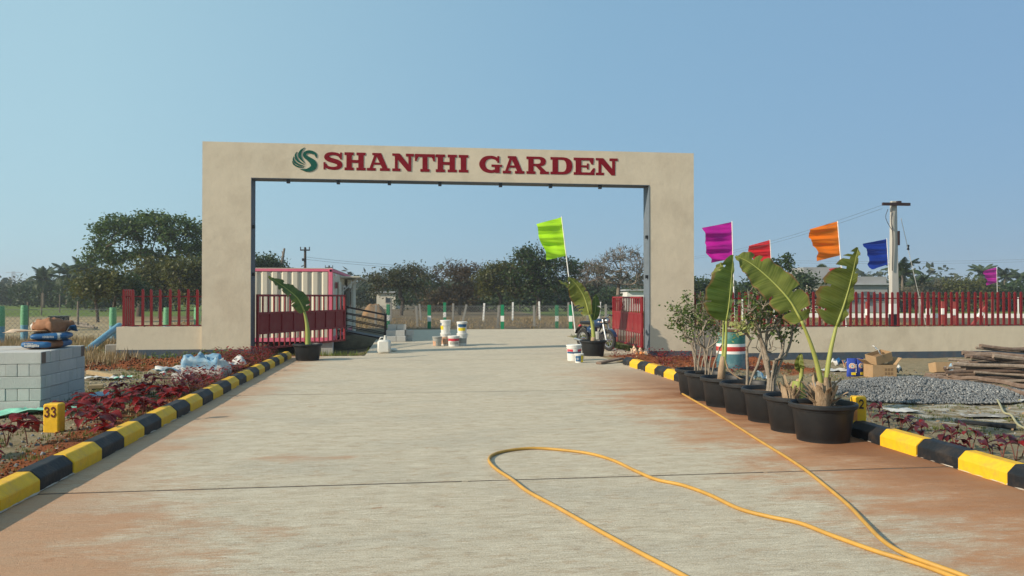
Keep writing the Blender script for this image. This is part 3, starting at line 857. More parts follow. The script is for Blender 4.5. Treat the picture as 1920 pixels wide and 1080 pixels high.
# ------------------------------------------------------------------ gate leaves
def gate_leaf(label, hinge, free, z0, z1, npan):
    d = Vector((free[0] - hinge[0], free[1] - hinge[1])); Lg = d.length
    r = empty('gate_leaf', (hinge[0], hinge[1], z0), math.atan2(d.y, d.x))
    H = z1 - z0
    fw = .06
    for nm, zz in (('bottom_rail', fw / 2), ('top_rail', H - fw / 2), ('lower_rail', H * .30), ('upper_rail', H * .66)):
        MB().box((Lg / 2, 0, zz), (Lg, .05, fw)).build(nm, M['gate_red'], r, bevel=.004)
    for xx in (.035, Lg - .035):
        MB().box((xx, 0, H / 2), (.07, .062, H - .004)).build('stile', M['gate_red'], r, bevel=.004)
    nb = 18
    meU = MB().box((0, 0, 0), (.058, .024, H * .34 - fw)).mesh('bar', M['gate_red'])
    meL = MB().box((0, 0, 0), (.058, .024, H * .30 - fw)).mesh('bar', M['gate_red'])
    for i in range(1, nb):
        xx = Lg * i / nb
        link('bar', meU, r, (xx, 0, H * .83 - fw / 2))
        link('bar', meL, r, (xx, 0, H * .15 + fw / 4 ))
    pw = Lg / npan
    meP = MB().box((0, 0, 0), (pw - .05, .012, H * .36 - fw)).mesh('panel', M['gate_panel'])
    meS = MB().box((0, 0, 0), (.05, .04, H * .36 - fw)).mesh('mullion', M['gate_red'])
    for i in range(npan):
        link('panel', meP, r, (pw * (i + .5), .008, H * .48))
        if i: link('mullion', meS, r, (pw * i, 0, H * .48))
    return tag(r, label, 'gate')
gate_leaf('dark red steel gate leaf swung open in front of the container', (ax1 + .09, YG + .40), (-2.02, 26.9), .14, 1.66, 8)
gate_leaf('bright red steel gate leaf swung open beside the motorcycle', (bx0 - .09, YG + .42), (6.98, 26.6), .10, 1.60, 8)

# ------------------------------------------------------------------ plants: generators
def leaf_quads(rg, cen, spread, per, size, aspect=.5, up=.35):
    n = len(cen) * per
    c = np.repeat(cen, per, axis=0)
    sp = np.asarray(spread, float)
    if sp.ndim == 1 and len(sp) == len(cen): sp = np.repeat(sp, per)[:, None]
    off = rg.normal(size=(n, 3)) * .5 * sp * np.array([1, 1, .75])
    p = c + off
    nor = rg.normal(size=(n, 3)); nor[:, 2] = np.abs(nor[:, 2]) + up
    nor /= np.linalg.norm(nor, axis=1)[:, None]
    a = rg.normal(size=(n, 3)); a -= nor * (a * nor).sum(1)[:, None]; a /= np.linalg.norm(a, axis=1)[:, None]
    b = np.cross(nor, a)
    s = size * rg.uniform(.6, 1.35, size=n)[:, None]
    a = a * s * .5; b = b * s * .5 * aspect
    v = np.stack([p - a, p - a * .1 + b + nor * s * .06, p + a, p - a * .1 - b + nor * s * .06], 1).reshape(-1, 3)
    f = np.arange(n * 4).reshape(n, 4)
    return v, f

def skeleton(rg, trunk, attr, step=.5, jit=.15, lift=.35):
    P_ = [np.array(p, float) for p in trunk]; par = [-1] + list(range(len(trunk) - 1))
    ok = [i >= len(trunk) * .45 for i in range(len(trunk))]
    ok[-1] = True
    top = P_[-1]
    order = np.argsort(np.linalg.norm(attr - top, axis=1))
    leafn = []
    for k in order:
        t = attr[k]
        A = np.array(P_); d = np.linalg.norm(A - t, axis=1) + 6 * (~np.array(ok)) + .5 * np.maximum(0, A[:, 2] - t[2])
        i = int(np.argmin(d)); s0 = P_[i]
        L_ = np.linalg.norm(t - s0); m = max(1, int(L_ / step))
        j = i
        side = rg.normal(size=3) * jit * L_
        for q in range(1, m + 1):
            u = q / m
            pos = s0 + (t - s0) * u + side * math.sin(math.pi * u) + np.array([0, 0, -lift * L_ * .3 * math.sin(math.pi * u)]) + (rg.normal(size=3) * jit * .25 * step if q < m else 0)
            P_.append(pos); par.append(j); ok.append(True); j = len(P_) - 1
        leafn.append(j)
    cnt = [0] * len(P_)
    for i in leafn:
        j = i
        while j >= 0:
            cnt[j] += 1; j = par[j]
    return P_, par, cnt, leafn

def wood_mesh(name, P_, par, cnt, r0, mat_, rmin=.01, pw=.5):
    mx = max(cnt); mb = MB()
    V = []; Fc = []
    for i in range(1, len(P_)):
        a, b = Vector(P_[par[i]]), Vector(P_[i])
        ra = max(rmin, r0 * (cnt[i] / mx) ** pw * 1.0); rb = max(rmin * .7, r0 * (cnt[i] / mx) ** pw * .9)
        n = 7 if ra > r0 * .5 else (4 if ra > rmin * 2.2 else 3)
        mb.tube([a, b], [ra, rb], n, cap=False)
    return mb.mesh(name, mat_, smooth=True, fix=False)

def tree(name, label, loc, trunk, lobes, r0, wood, leaf=None, per=60, size=.25, spread=.9, step=.6, jit=.15, group=None, cat='tree', seed=1, rmin=.015, aspect=.5, shell=.6, rz=0.0, up=.35, crown='crown', pw=.5, extra_twigs=0):
    rg = np.random.default_rng(seed)
    pts = []
    for (cx, cy, cz, rx, ry, rz_, n) in lobes:
        d = rg.normal(size=(n, 3)); d /= np.linalg.norm(d, axis=1)[:, None]
        rr = rg.uniform(shell, 1, size=n) ** .7
        d[:, 2] = np.where(d[:, 2] < -.5, -d[:, 2] * .6, d[:, 2])
        pts.append(np.array([cx, cy, cz]) + d * rr[:, None] * np.array([rx, ry, rz_]))
    attr = np.concatenate(pts)
    P_, par, cnt, lf = skeleton(rg, trunk, attr, step, jit)
    if extra_twigs:
        base = len(P_)
        for i in list(lf):
            for _ in range(extra_twigs):
                d = P_[i] - P_[par[i]]; d = d / (np.linalg.norm(d) + 1e-6) + rg.normal(size=3) * .6
                d /= np.linalg.norm(d)
                j = i
                ln = step * rg.uniform(.5, 1.1)
                p = P_[i].copy()
                for q in range(2):
                    p = p + d * ln * .5 + rg.normal(size=3) * ln * .08
                    P_.append(p); par.append(j); cnt.append(1); j = len(P_) - 1
    root = empty(name, loc, rz)
    link('trunk', wood_mesh('trunk', P_, par, cnt, r0, wood, rmin, pw), root)
    if leaf is not None and per:
        cen = np.array([P_[i] for i in lf])
        v, f = leaf_quads(rg, cen, spread, per, size, aspect, up)
        link(crown, npmesh(crown, v, f, leaf), root)
    return tag(root, label, cat, group)

def palm(name, label, loc, h, fl, nf=16, seed=0, group=None, lean=0.0, r=.16):
    rr = random.Random(seed)
    root = empty(name, loc, rr.uniform(0, 6))
    pts = [(lean * (t ** 2) * h, 0, h * t) for t in [i / 6 for i in range(7)]]
    MB().tube(pts, [r * (1.25 - .5 * i / 6) for i in range(7)], 7).build('trunk', M['bark_pale'], root, smooth=True)
    top = Vector(pts[-1])
    mes = []
    for k in range(3):
        mb = MB(); n = 22
        droop = (.9, 1.25, .6)[k]
        cur = []
        p = Vector((0, 0, 0)); a = R((55, 20, 75)[k])
        for i in range(n + 1):
            cur.append(p.copy()); p = p + Vector((math.cos(a), 0, math.sin(a))) * (fl / n); a -= droop * 2.0 / n
        mb.tube(cur[::3], [.03 - .022 * i / (len(cur[::3]) - 1) for i in range(len(cur[::3]))], 3, cap=False)
        for i in range(3, n + 1):
            t = i / n
            ll = fl * .30 * math.sin(math.pi * (.12 + .82 * t)) + .05
            tg = (cur[i] - cur[i - 1]).normalized()
            for s in (-1, 1):
                for hh in (0, .5):
                    b0 = cur[i] - tg * (fl / n) * hh
                    d = (Vector((0, s, 0)) * .8 + tg * .55 + Vector((0, 0, -.45 - .2 * rr.random()))).normalized() * ll * rr.uniform(.8, 1.1)
                    wv = tg * .035 * fl / 2
                    mb.add([b0 - wv, b0 + wv, b0 + d * .6 + wv * .8, b0 + d, b0 + d * .6 - wv * .8], [(0, 1, 2, 3, 4)])
        mes.append(mb.mesh('frond', M['leaf_palm'], fix=False))
    for i in range(nf):
        link('frond', mes[i % 3], root, top, (rr.uniform(-.15, .15), rr.uniform(-.2, .2), i * 2.399 + rr.uniform(-.2, .2)))
    return tag(root, label, 'palm tree', group)

# far wood and hedges: one mass along the horizon
rg = np.random.default_rng(11)
cen = []
for px in np.arange(-260, 2200, 4.5):
    dep = rg.uniform(150, 240)
    if px < 260: top = rg.uniform(2.5, 5.0)
    elif px > 1290: top = rg.uniform(2.6, 5.4) + 1.2 * math.sin(px * .012)
    else: top = rg.uniform(3.0, 5.0)
    for z in np.arange(.6, top, 1.3):
        p = dp(px + rg.uniform(-6, 6), dep)
        cen.append((p.x, p.y, z))
cen = np.array(cen)
v, f = leaf_quads(rg, cen, 3.4, 18, 1.5, .7)
tag(link('far_trees', npmesh('far_trees', v, f, M['leaf_far'])), 'low dark belt of trees along the far horizon', 'trees', kind='stuff')

# ---- trees left of the arch
def T(px, depth): p = dp(px, depth); p.z = -.05; return p
tree('broad_tree', 'large spreading leafy tree left of the arch', T(262, 66), [(0, 0, 0), (.1, 0, 1.5), (.0, .1, 3.0)],
     [(-1.7, 0, 6.7, 1.9, 2.2, 1.6, 40), (.7, .5, 7.0, 2.0, 2.3, 1.6, 42), (3.0, 0, 6.5, 2.3, 2.3, 1.7, 46), (-2.6, -.6, 5.0, 1.5, 1.6, .9, 22), (.1, 0, 4.6, 2.6, 2.2, 1.0, 30), (4.2, 0, 5.2, 1.4, 1.6, 1.0, 22)], .30, M['bark'], M['leaf_big'], 58, .30, .66, step=.7, seed=3, rmin=.03, shell=.75)
tree('leafy_tree', 'olive green tree in front of the large spreading tree', T(300, 60), [(0, 0, 0), (0, 0, 1), (.1, 0, 1.7)],
     [(-.8, 0, 2.9, 1.9, 1.6, 1.3, 38), (1.2, 0, 3.0, 2.0, 1.6, 1.3, 42), (3.0, 0, 2.6, 1.5, 1.5, 1.2, 26)], .16, M['bark'], M['leaf_olive'], 60, .28, .85, seed=4)
tree('leafy_tree', 'tree with golden leaves just left of the arch pillar', T(352, 58), [(0, 0, 0), (0, 0, 1), (.1, 0, 1.9)],
     [(0, 0, 3.0, 1.6, 1.4, 1.3, 40), (.6, 0, 1.8, 1.8, 1.4, 1.0, 20)], .14, M['bark'], M['leaf_olive'], 55, .28, .8, seed=14)
tree('small_tree', 'thin two-stemmed tree at the edge of the dry field', T(184, 50), [(0, 0, 0), (-.05, 0, .7), (-.15, 0, 1.35)],
     [(-.3, 0, 2.2, 1.1, 1.0, .8, 22), (.9, 0, 2.0, 1.0, 1.0, .8, 22), (.3, .2, 2.7, .9, .9, .6, 14)], .10, M['bark'], M['leaf_olive'], 45, .24, .7, seed=5)
tree('small_tree', 'thin dark tree beside the red fence corner', T(212, 52), [(0, 0, 0), (.05, 0, .8), (.1, 0, 1.4)],
     [(.3, 0, 2.3, 1.2, 1.0, .8, 30), (1.2, 0, 1.8, 1.0, .9, .8, 18)], .10, M['bark'], M['leaf_dark'], 50, .24, .7, seed=6)
for i, (px, dep, h, fl, lb) in enumerate(((82, 118, 4.1, 2.7, 'leftmost coconut palm in the palm row'), (126, 112, 4.6, 2.8, 'bushy coconut palm in the middle of the palm row'), (160, 108, 4.9, 2.9, 'tallest coconut palm left of the large spreading tree'), (190, 112, 4.2, 2.6, 'coconut palm half hidden under the large spreading tree'))):
    palm('coconut_palm', lb, T(px, dep), h, fl, 18, 20 + i, 'coconut palms left of the arch')
for i, (px, dep, wd, h, lf, lb) in enumerate(((30, 140, 4.2, 3.6, 'leaf_far', 'rounded grove tree below the pylon'), (70, 125, 3.6, 3.6, 'leaf_dark', 'dark bushy tree at the left palm foot'), (108, 122, 3.8, 4.2, 'leaf_dark', 'dark bushy tree between the left palms'), (145, 118, 3.8, 4.2, 'leaf_dark', 'dark bushy tree below the tallest left palm'), (178, 100, 3.2, 3.4, 'leaf_dark', 'dark bushy tree behind the thin two-stemmed tree'), (240, 90, 4.2, 3.6, 'leaf_dark', 'dark tree mass behind the large tree trunk'), (330, 95, 5.0, 3.8, 'leaf_dark', 'dark tree mass behind the left red fence'))):
    tree('bushy_tree', lb, T(px, dep), [(0, 0, 0), (0, 0, .6), (0, 0, h * .4)], [(0, 0, h * .55, wd, wd * .7, h * .45, 60), (0, 0, h * .25, wd * .9, wd * .7, h * .25, 25)], .15, M['bark'], M[lf], 34, .5, 1.2, seed=40 + i, step=.9)

# ---- trees seen through the arch
tree('leafy_tree', 'dark tree rising behind the pink container', T(492, 72), [(0, 0, 0), (0, 0, 2), (.1, 0, 3)], [(0, 0, 4.1, 1.9, 1.7, 1.2, 60), (1.0, 0, 3.4, 1.4, 1.5, 1.0, 25)], .18, M['bark'], M['leaf_dark'], 55, .30, .8, seed=50)
tree('acacia_tree', 'flat-topped thorn tree right of the container', T(752, 70), [(0, 0, 0), (.1, 0, .7), (.2, 0, 1.4)],
     [(-1.0, 0, 3.1, 2.0, 1.6, .7, 46), (.9, 0, 3.5, 1.8, 1.6, .8, 46), (0, 0, 2.2, 2.8, 1.8, .9, 44)], .17, M['bark'], M['leaf_acacia'], 34, .22, .75, seed=51, extra_twigs=2, rmin=.016)
tree('bare_tree', 'brown half-bare tree behind the paint buckets', T(862, 72), [(0, 0, 0), (0, 0, .8), (.1, 0, 1.4)],
     [(-.6, 0, 3.4, 2.0, 1.5, 1.4, 60), (1.2, 0, 3.2, 1.6, 1.5, 1.4, 50), (0, 0, 1.9, 2.2, 1.5, .9, 40)], .15, M['bark'], M['leaf_brown'], 20, .22, .7, seed=52, extra_twigs=4, rmin=.018)
tree('leafy_tree', 'yellow-green leafy tree behind the chain-link fence', T(938, 70), [(0, 0, 0), (0, 0, .9), (.05, 0, 1.6)],
     [(0, 0, 3.3, 1.9, 1.6, 1.3, 60), (.3, 0, 2.1, 2.0, 1.6, .9, 35)], .16, M['bark'], M['leaf_olive'], 60, .26, .75, seed=53, extra_twigs=1)
tree('dark_tree', 'tallest dark spreading tree behind the lime flag', T(1008, 68), [(0, 0, 0), (.1, 0, .9), (.1, 0, 1.7)],
     [(-.6, 0, 4.6, 1.5, 1.4, 1.3, 34), (1.2, 0, 4.0, 2.4, 1.6, 1.1, 60), (-1.2, 0, 3.2, 1.8, 1.5, 1.2, 46), (1.0, 0, 2.4, 2.6, 1.6, 1.0, 50)], .2, M['bark'], M['leaf_dark'], 40, .26, .75, seed=54, extra_twigs=3, rmin=.018)
tree('bare_tree', 'bare twiggy tree left of the right pillar', T(1158, 62), [(0, 0, 0), (.0, 0, .7), (.1, 0, 1.3)],
     [(.4, 0, 4.0, 2.0, 1.6, 1.5, 110), (-1.4, 0, 3.2, 1.4, 1.3, 1.2, 60), (1.4, 0, 2.8, 1.5, 1.4, 1.1, 50)], .17, M['bark_pale'], M['leaf_acacia'], 5, .16, .5, seed=55, extra_twigs=4, rmin=.017, jit=.2)
tree('bare_tree', 'small bare tree between the lime flag and bare twiggy tree', T(1098, 72), [(0, 0, 0), (.0, 0, .7), (.1, 0, 1.3)],
     [(.2, 0, 3.6, 1.7, 1.5, 1.2, 70), (0, 0, 2.4, 2.0, 1.5, .9, 40)], .15, M['bark'], M['leaf_brown'], 9, .2, .6, seed=56, extra_twigs=4, rmin=.018)
for i, (px, dep, wd, h, lf, lb) in enumerate(((700, 110, 3.0, 3.2, 'leaf_far', 'distant bush against the container end'), (800, 95, 3.8, 3.9, 'leaf_dark', 'green bush behind the flat-topped thorn tree'), (905, 92, 3.2, 3.0, 'leaf_dark', 'shaded bush left of the yellow-green tree'), (975, 88, 3.4, 3.2, 'leaf_dark', 'shaded bush between the green and tallest trees'), (1060, 90, 3.6, 3.0, 'leaf_dark', 'shaded bush behind the lime flag pole'), (1125, 95, 4.4, 2.6, 'leaf_dark', 'low dark bush below the bare trees'), (1200, 95, 3.4, 2.4, 'leaf_dark', 'low bush beside the white hut'), (845, 85, 3.0, 2.4, 'leaf_brown', 'low brown scrub below the half-bare tree'))):
    tree('bush', lb, T(px, dep), [(0, 0, 0), (0, 0, .4), (0, 0, h * .35)], [(0, 0, h * .5, wd, wd * .6, h * .5, 60), (0, 0, h * .2, wd, wd * .6, h * .22, 30)], .12, M['bark'], M[lf], 30, .4, 1.0, seed=60 + i, step=.9, cat='bush')
rr = random.Random(21)
for i in range(26):                       # slender stems standing in front of the shade
    px = rr.uniform(880, 1110); p = T(px, rr.uniform(56, 66))
# ---- trees right of the arch
for i, (px, dep, wd, h, lf, lb) in enumerate(((1312, 75, 1.6, 3.1, 'leaf_dark', 'dark bush right of the right pillar'), (1345, 85, 2.6, 2.7, 'leaf_far', 'low bush behind the magenta flag'), (1440, 70, 2.6, 3.4, 'leaf_dark', 'dark tree behind the red flag'), (1490, 75, 2.2, 4.0, 'leaf_dark', 'round dark tree left of the fan palm'), (1612, 110, 3.6, 3.9, 'leaf_far', 'flat green tree behind the grey house'), (1655, 100, 2.2, 3.0, 'leaf_far', 'small tree behind the blue flag'), (1735, 95, 3.4, 2.6, 'leaf_scrub', 'grey scrub right of the utility pole'), (1775, 90, 3.6, 3.6, 'leaf_scrub', 'grey leafless scrub tree in the middle of the right fence'), (1815, 88, 3.2, 3.6, 'leaf_olive', 'green-brown tree left of the small magenta flag'), (1860, 92, 3.4, 3.2, 'leaf_far', 'tree below the small magenta flag'), (1905, 90, 3.2, 3.0, 'leaf_dark', 'dark tree at the right end of the fence'), (1550, 110, 3.0, 3.2, 'leaf_dark', 'dark tree under the fan palm'), (1700, 85, 2.6, 2.6, 'leaf_scrub', 'scrub directly behind the utility pole foot'))):
    tree('bushy_tree', lb, T(px, dep), [(0, 0, 0), (0, 0, .5), (0, 0, h * .4)], [(0, 0, h * .58, wd, wd * .7, h * .42, 52), (0, 0, h * .22, wd * .95, wd * .7, h * .22, 26)], .13, M['bark_pale'] if 'scrub' in lf else M['bark'], M[lf], 34 if 'scrub' in lf else 40, .26 if 'scrub' in lf else .33, .75 if 'scrub' in lf else .9, seed=80 + i, step=.9, extra_twigs=2 if 'scrub' in lf else 0)
tree('slender_tree', 'slender young tree sticking up right of the red flag', T(1466, 50), [(0, 0, 0), (0, 0, 1.6), (.1, 0, 2.8)], [(.1, 0, 3.5, .55, .5, .9, 16), (-.2, 0, 2.2, .8, .6, .5, 10)], .05, M['bark'], M['leaf_dark'], 26, .22, .38, seed=99)
for i, (px, dep, h, fl, lb) in enumerate(((1692, 88, 4.0, 2.6, 'coconut palm directly behind the utility pole'), (1842, 120, 5.0, 2.5, 'coconut palm left of the small magenta flag'), (1884, 120, 4.3, 2.4, 'coconut palm right of the small magenta flag'), (1914, 118, 4.1, 2.4, 'coconut palm at the right picture edge'), (1722, 92, 2.6, 2.2, 'low drooping coconut palm beside the pole wire'))):
    palm('coconut_palm', lb, T(px, dep), h, fl, 15, 120 + i, 'coconut palms right of the arch')
# fan palm
def fan_palm(loc, label):
    root = empty('fan_palm', loc)
    MB().tube([(0, 0, 0), (.05, 0, 2.2), (0, 0, 4.2)], [.22, .17, .15], 8).build('trunk', M['bark'], root, smooth=True)
    mb = MB(); mb.tube([(0, 0, 0), (.55, 0, .35), (.9, 0, .5)], [.02, .015, .01], 3, cap=False)
    c = Vector((.9, 0, .5))
    for k in range(-8, 9):
        a = k * .19
        d = Vector((math.cos(a) * .8, math.sin(a), math.cos(a) * .25 - .05 * abs(k)))
        n = Vector((-math.sin(a), math.cos(a), 0)) * .045
        mb.add([c, c + d * .4 + n, c + d * .72, c + d * .4 - n], [(0, 1, 2, 3)])
    me = mb.mesh('fan_leaf', M['leaf_palm'], fix=False)
    r_ = random.Random(3)
    for i in range(30):
        link('fan_leaf', me, root, (0, 0, 4.2), (r_.uniform(-.3, .3), -R(r_.uniform(-55, 75)), i * 2.399))
    tag(root, label, 'palm tree')
fan_palm(T(1541, 100), 'fan palm with a round crown above the grey house')

# ------------------------------------------------------------------ far buildings, pylon, poles
def house(name, label, px0, px1, dep, ztop, zmid, m1, m2, wins, depth=6):
    a, b = dp(px0, dep), dp(px1, dep)
    wd = (b - a).length; c = (a + b) / 2
    r = empty(name, (c.x, c.y, -.1), -YAW)
    MB().box((0, depth / 2, ztop / 2), (wd, depth, ztop)).build('wall', m1, r)
    MB().box((0, depth / 2 - .15, ztop + .08), (wd + .5, depth + .5, .16)).build('roof', m2, r)
    for (u, z, ww, hh) in wins:
        f_ = MB().box((u * wd, -.03, z), (ww, .08, hh)).build('window', M['concpost'], r)
        MB().box((0, 0, 0), (ww - .16, .02, hh - .16)).build('pane', M['glass'], f_, loc=(u * wd, -.08, z))
    return tag(r, label, 'house'), wd
h1, w1 = house('house', 'cream house with an unfinished grey upper storey behind the fence', 1514, 1592, 85, 3.15, 0, M['housecream'], M['roofgrey'], [(-.32, 1.9, .9, 1.0), (.25, 1.9, .9, 1.0)])
MB().box((-.1 * w1, 3, 4.05), (w1 * .82, 4, 1.6)).build('upper_storey', M['housegrey'], h1)
h2, w2 = house('house', 'long grey flat-roofed house behind the blue flag', 1586, 1664, 82, 2.9, 0, M['housegrey'], M['roofgrey'], [(-.30, 1.55, 1.1, 1.1), (.08, 1.55, .5, .7), (.28, 1.6, 1.3, .9)])
h2p = MB().box((0, 2.8, 3.35), (w2 * .98, 5.4, .8)).build('parapet', M['housegrey'], h2)
h3, w3 = house('hut', 'small white hut behind the bright red gate leaf', 1176, 1236, 90, 2.35, 0, M['housewhite'], M['roofgrey'], [(-.2, 1.3, .7, .8)])
h4, w4 = house('hut', 'tiny pale hut behind the flat-topped thorn tree', 706, 742, 105, 2.2, 0, M['housecream'], M['roofgrey'], [(.1, 1.2, .7, .7)])

def pylon(px, dep, h):
    r = empty('pylon', dp(px, dep)); mb = MB()
    b, t = h * .085, h * .035
    for sx in (-1, 1):
        for sy in (-1, 1): mb.tube([(sx * b, sy * b, 0), (sx * t, sy * t, h)], .45, 4, cap=False)
    mb.build('tower_leg', M['wire'], r)
    mb = MB()
    for i in range(8):
        z0, z1 = h * i / 8, h * (i + 1) / 8
        f0, f1 = b + (t - b) * i / 8, b + (t - b) * (i + 1) / 8
        for s in (-1, 1): mb.tube([(-s * f0, -f0, z0), (s * f1, -f1, z1)], .28, 3, cap=False)
    mb.build('bracing', M['wire'], r)
    for z in (.55, .75, .96):
        MB().tube([(-h * .27, 0, h * z), (h * .27, 0, h * z)], .45, 4).build('cross_arm', M['wire'], r)
    tag(r, 'faint steel lattice pylon on the left horizon', 'pylon')
pylon(25, 1100, 36)

def wires(name, label, a, b, sag, rad, n=1, gap=.4):
    mb = MB()
    for k in range(n):
        pts = [Vector(a).lerp(Vector(b), t) + Vector((0, 0, -sag * 4 * t * (1 - t) - k * gap)) for t in [i / 14 for i in range(15)]]
        mb.tube(pts, rad, 3, cap=False)
    return tag(mb.build(name, M['line'], loc=(0, 0, 0)), label, 'cable')
# dark pole behind the container
def dpole(px, dep, h, label, arm=.8, m='bark'):
    r = empty('utility_pole', T(px, dep))
    MB().tube([(0, 0, 0), (0, 0, h)], [.16, .11], 8).build('pole', M[m], r, smooth=40)
    if arm:
        MB().box((0, -.12, h - .25), (arm * 2, .1, .12)).build('cross_arm', M['cable'], r)
        for s in (-1, 0, 1): MB().tube([(s * arm * .9, -.12, h - .2), (s * arm * .9, -.12, h + .05)], .05, 6).build('insulator', M['cable'], r)
        MB().box((-.15, -.15, h - 1.15), (.22, .2, .25)).build('fuse_box', M['cable'], r)
    return tag(r, label, 'pole')
dpole(572, 75, 6.25, 'dark utility pole with cross arm behind the container', .45)
dpole(617, 110, 5.9, 'distant small utility pole above the container corner', .55)
r = empty('broken_pole', T(524, 72))
MB().tube([(0, 0, 0), (.12, 0, 4.2), (.42, 0, 6.0)], [.2, .16, .09], 7).build('pole', M['bark_pale'], r, smooth=True)
MB().tube([(.3, 0, 5.4), (.2, 0, 5.75)], [.06, .03], 5).build('snag', M['bark_pale'], r)
tag(r, 'leaning broken grey pole behind the container roof', 'pole')
pa = T(574, 75); pb = dp(1030, 100)
wires('power_line', 'pair of thin power lines sagging through the arch view', (pa.x, pa.y, 5.3), (pb.x, pb.y, 5.9), .75, .014, 2, .22)
pa2 = dp(1655, 27.5); pb2 = dp(1236, 62)
wires('power_line', 'thin power line from the white-footed pole to the left', (pa2.x, pa2.y, 4.75), (pb2.x, pb2.y, 4.6), .55, .0055, 2, .12)
pa3 = dp(1400, 95); pb3 = dp(1990, 90)
wires('power_line', 'thin distant power line above the right-hand trees', (pa3.x, pa3.y, 6.0), (pb3.x, pb3.y, 5.9), .3, .012, 2, .25)

# concrete pole with banded foot
p = dp(1676, 28)
r = empty('utility_pole', (p.x, p.y, -.1))
zt = 1.6 + (556 - 377) / 1500 * 28
def tapbar(z0, z1, w0, w1, m, nm, dx=0):
    mb = MB()
    vs_ = []
    for z, w_ in ((z0, w0), (z1, w1)):
        vs_ += [(-w_ + dx, -w_ * .7, z), (w_ + dx, -w_ * .7, z), (w_ + dx, w_ * .7, z), (-w_ + dx, w_ * .7, z)]
    mb.add(vs_, [(0, 1, 5, 4), (1, 2, 6, 5), (2, 3, 7, 6), (3, 0, 4, 7), (4, 5, 6, 7), (3, 2, 1, 0)])
    return mb.build(nm, m, r, bevel=.012)
def wd(z): return .155 - .06 * z / 5
tapbar(1.45, zt + .1, wd(1.45), wd(zt), M['polec'], 'pole')
tapbar(-.2, .62, wd(0) + .004, wd(.6) + .004, M['white'], 'painted_band'); tapbar(.62, 1.08, wd(.62) + .004, wd(1.1) + .004, M['black'], 'painted_band'); tapbar(1.08, 1.45, wd(1.08) + .004, wd(1.45) + .004, M['white'], 'painted_band')
MB().box((.02, -.13, zt - .02), (1.02, .09, .10)).build('cross_arm', M['darkmetal'], r)
MB().box((.12, -.13, zt + .06), (.14, .1, .06)).build('bracket', M['darkmetal'], r)
MB().tube(smooth_path([(-.13, -.14, zt - .1), (-.17, -.14, zt - .6), (-.12, -.14, zt - 1.2), (-.14, -.13, 2.6)], 5), .018, 4).build('cable', M['cable'], r)
MB().tube(smooth_path([(-.3, -.14, zt - .2), (-.38, -.14, zt - .5), (-.2, -.14, zt - .85), (-.1, -.14, zt - .95)], 5), .012, 4).build('cable', M['cable'], r)
MB().box((.13, -.1, zt - 1.2), (.05, .06, .5)).build('bracket', M['darkmetal'], r)
tag(r, 'square concrete utility pole with black and white banded foot', 'pole')
g0 = dp(1690, 28); g1 = dp(1742, 30)
mb = MB(); mb.tube([(g0.x, g0.y, zt - .6), (g1.x, g1.y, .2)], .010, 4, cap=False)
gm = Vector((g0.x, g0.y, zt - .6)).lerp(Vector((g1.x, g1.y, .2)), .24)
gw = empty('guy_wire', (g1.x, g1.y, 0)); 
MB().tube([Vector((g0.x, g0.y, zt - .6)) - gw.location, Vector((g1.x, g1.y, -.05)) - gw.location], .011, 4, cap=False).build('wire_strand', M['white'], gw)
MB().lathe([(0, -.1), (.05, -.08), (.03, 0), (.05, .08), (0, .1)], 8).build('insulator', M['cable'], gw, loc=gm - gw.location)
tag(gw, 'pale guy wire slanting down from the concrete pole', 'cable')

# ------------------------------------------------------------------ flags
def flag(label, px_top, py_top, px_bot, py_bot, depth, fw, fh, m, base_py=None, dz=0.0, seed=0):
    # pole from its foot to the flag's top corner, flag flying to the left
    zt = CAMH + (556 - py_top) / FPX * depth
    a = dp(px_top, depth, zt)
    zb = CAMH + (556 - py_bot) / FPX * depth
    b = dp(px_bot, depth, zb)
    d = (b - a).normalized()
    foot = a + d * ((a.z - (-.05)) / -d.z)
    r = empty('flag', foot)
    MB().tube([(0, 0, 0), a - foot + Vector((0, 0, .03))], [.026, .020], 8).build('flag_pole', M['white'], r, smooth=40)
    rt = Vector((math.cos(YAW), -math.sin(YAW), 0)); fwd = Vector((math.sin(YAW), math.cos(YAW), 0))
    mb = MB(); rr = random.Random(seed)
    ph = rr.uniform(0, 6)
    def fn(u, v):                        # u away from pole, v down
        base = a + d * (v * fh)
        wob = .075 * fh * math.sin(v * 17 + u * 3.0 + ph) * u ** .6 + .04 * fh * math.sin(u * 6 + v * 4 + ph) * u + .02 * fh * math.sin(v * 41 + ph * 2 + u * 7) * min(1, u * 3)
        x = -fw * (u * (1.06 - .26 * v) - .04 * math.sin(v * 9 + ph) * u * u)
        p = base + rt * x + Vector((0, 0, -.24 * fw * u * (1 - .15 * v) - .04 * fh * u * math.sin(v * 5 + ph))) + fwd * wob
        return p - foot
    mb.grid(fn, 22, 40)
    mb.build('flag_cloth', m, r, smooth=True, fix=False)
    return tag(r, label, 'flag', 'coloured flags on white poles')
flag('lime green flag on a leaning white pole inside the arch', 1053, 407, 1080, 632, 32.0, .98, 1.56, M['flag_lime'], seed=1)
flag('large magenta flag just right of the arch', 1373, 416, 1377, 600, 31, 1.08, 1.42, M['flag_magenta'], seed=2)
flag('red flag partly behind the long banana leaf', 1444, 450, 1450, 560, 46, 1.22, 1.30, M['flag_red'], seed=3)
flag('large orange flag between the two banana leaves', 1571, 415, 1586, 610, 32, 1.12, 1.36, M['flag_orange'], seed=4)
flag('royal blue flag left of the utility pole', 1663, 448, 1670, 570, 45, 1.22, 1.44, M['flag_blue'], seed=5)
flag('tiny red flag peeking out behind the upright banana leaf', 1579, 500, 1584, 560, 80, 1.2, 1.3, M['flag_red'], seed=6)
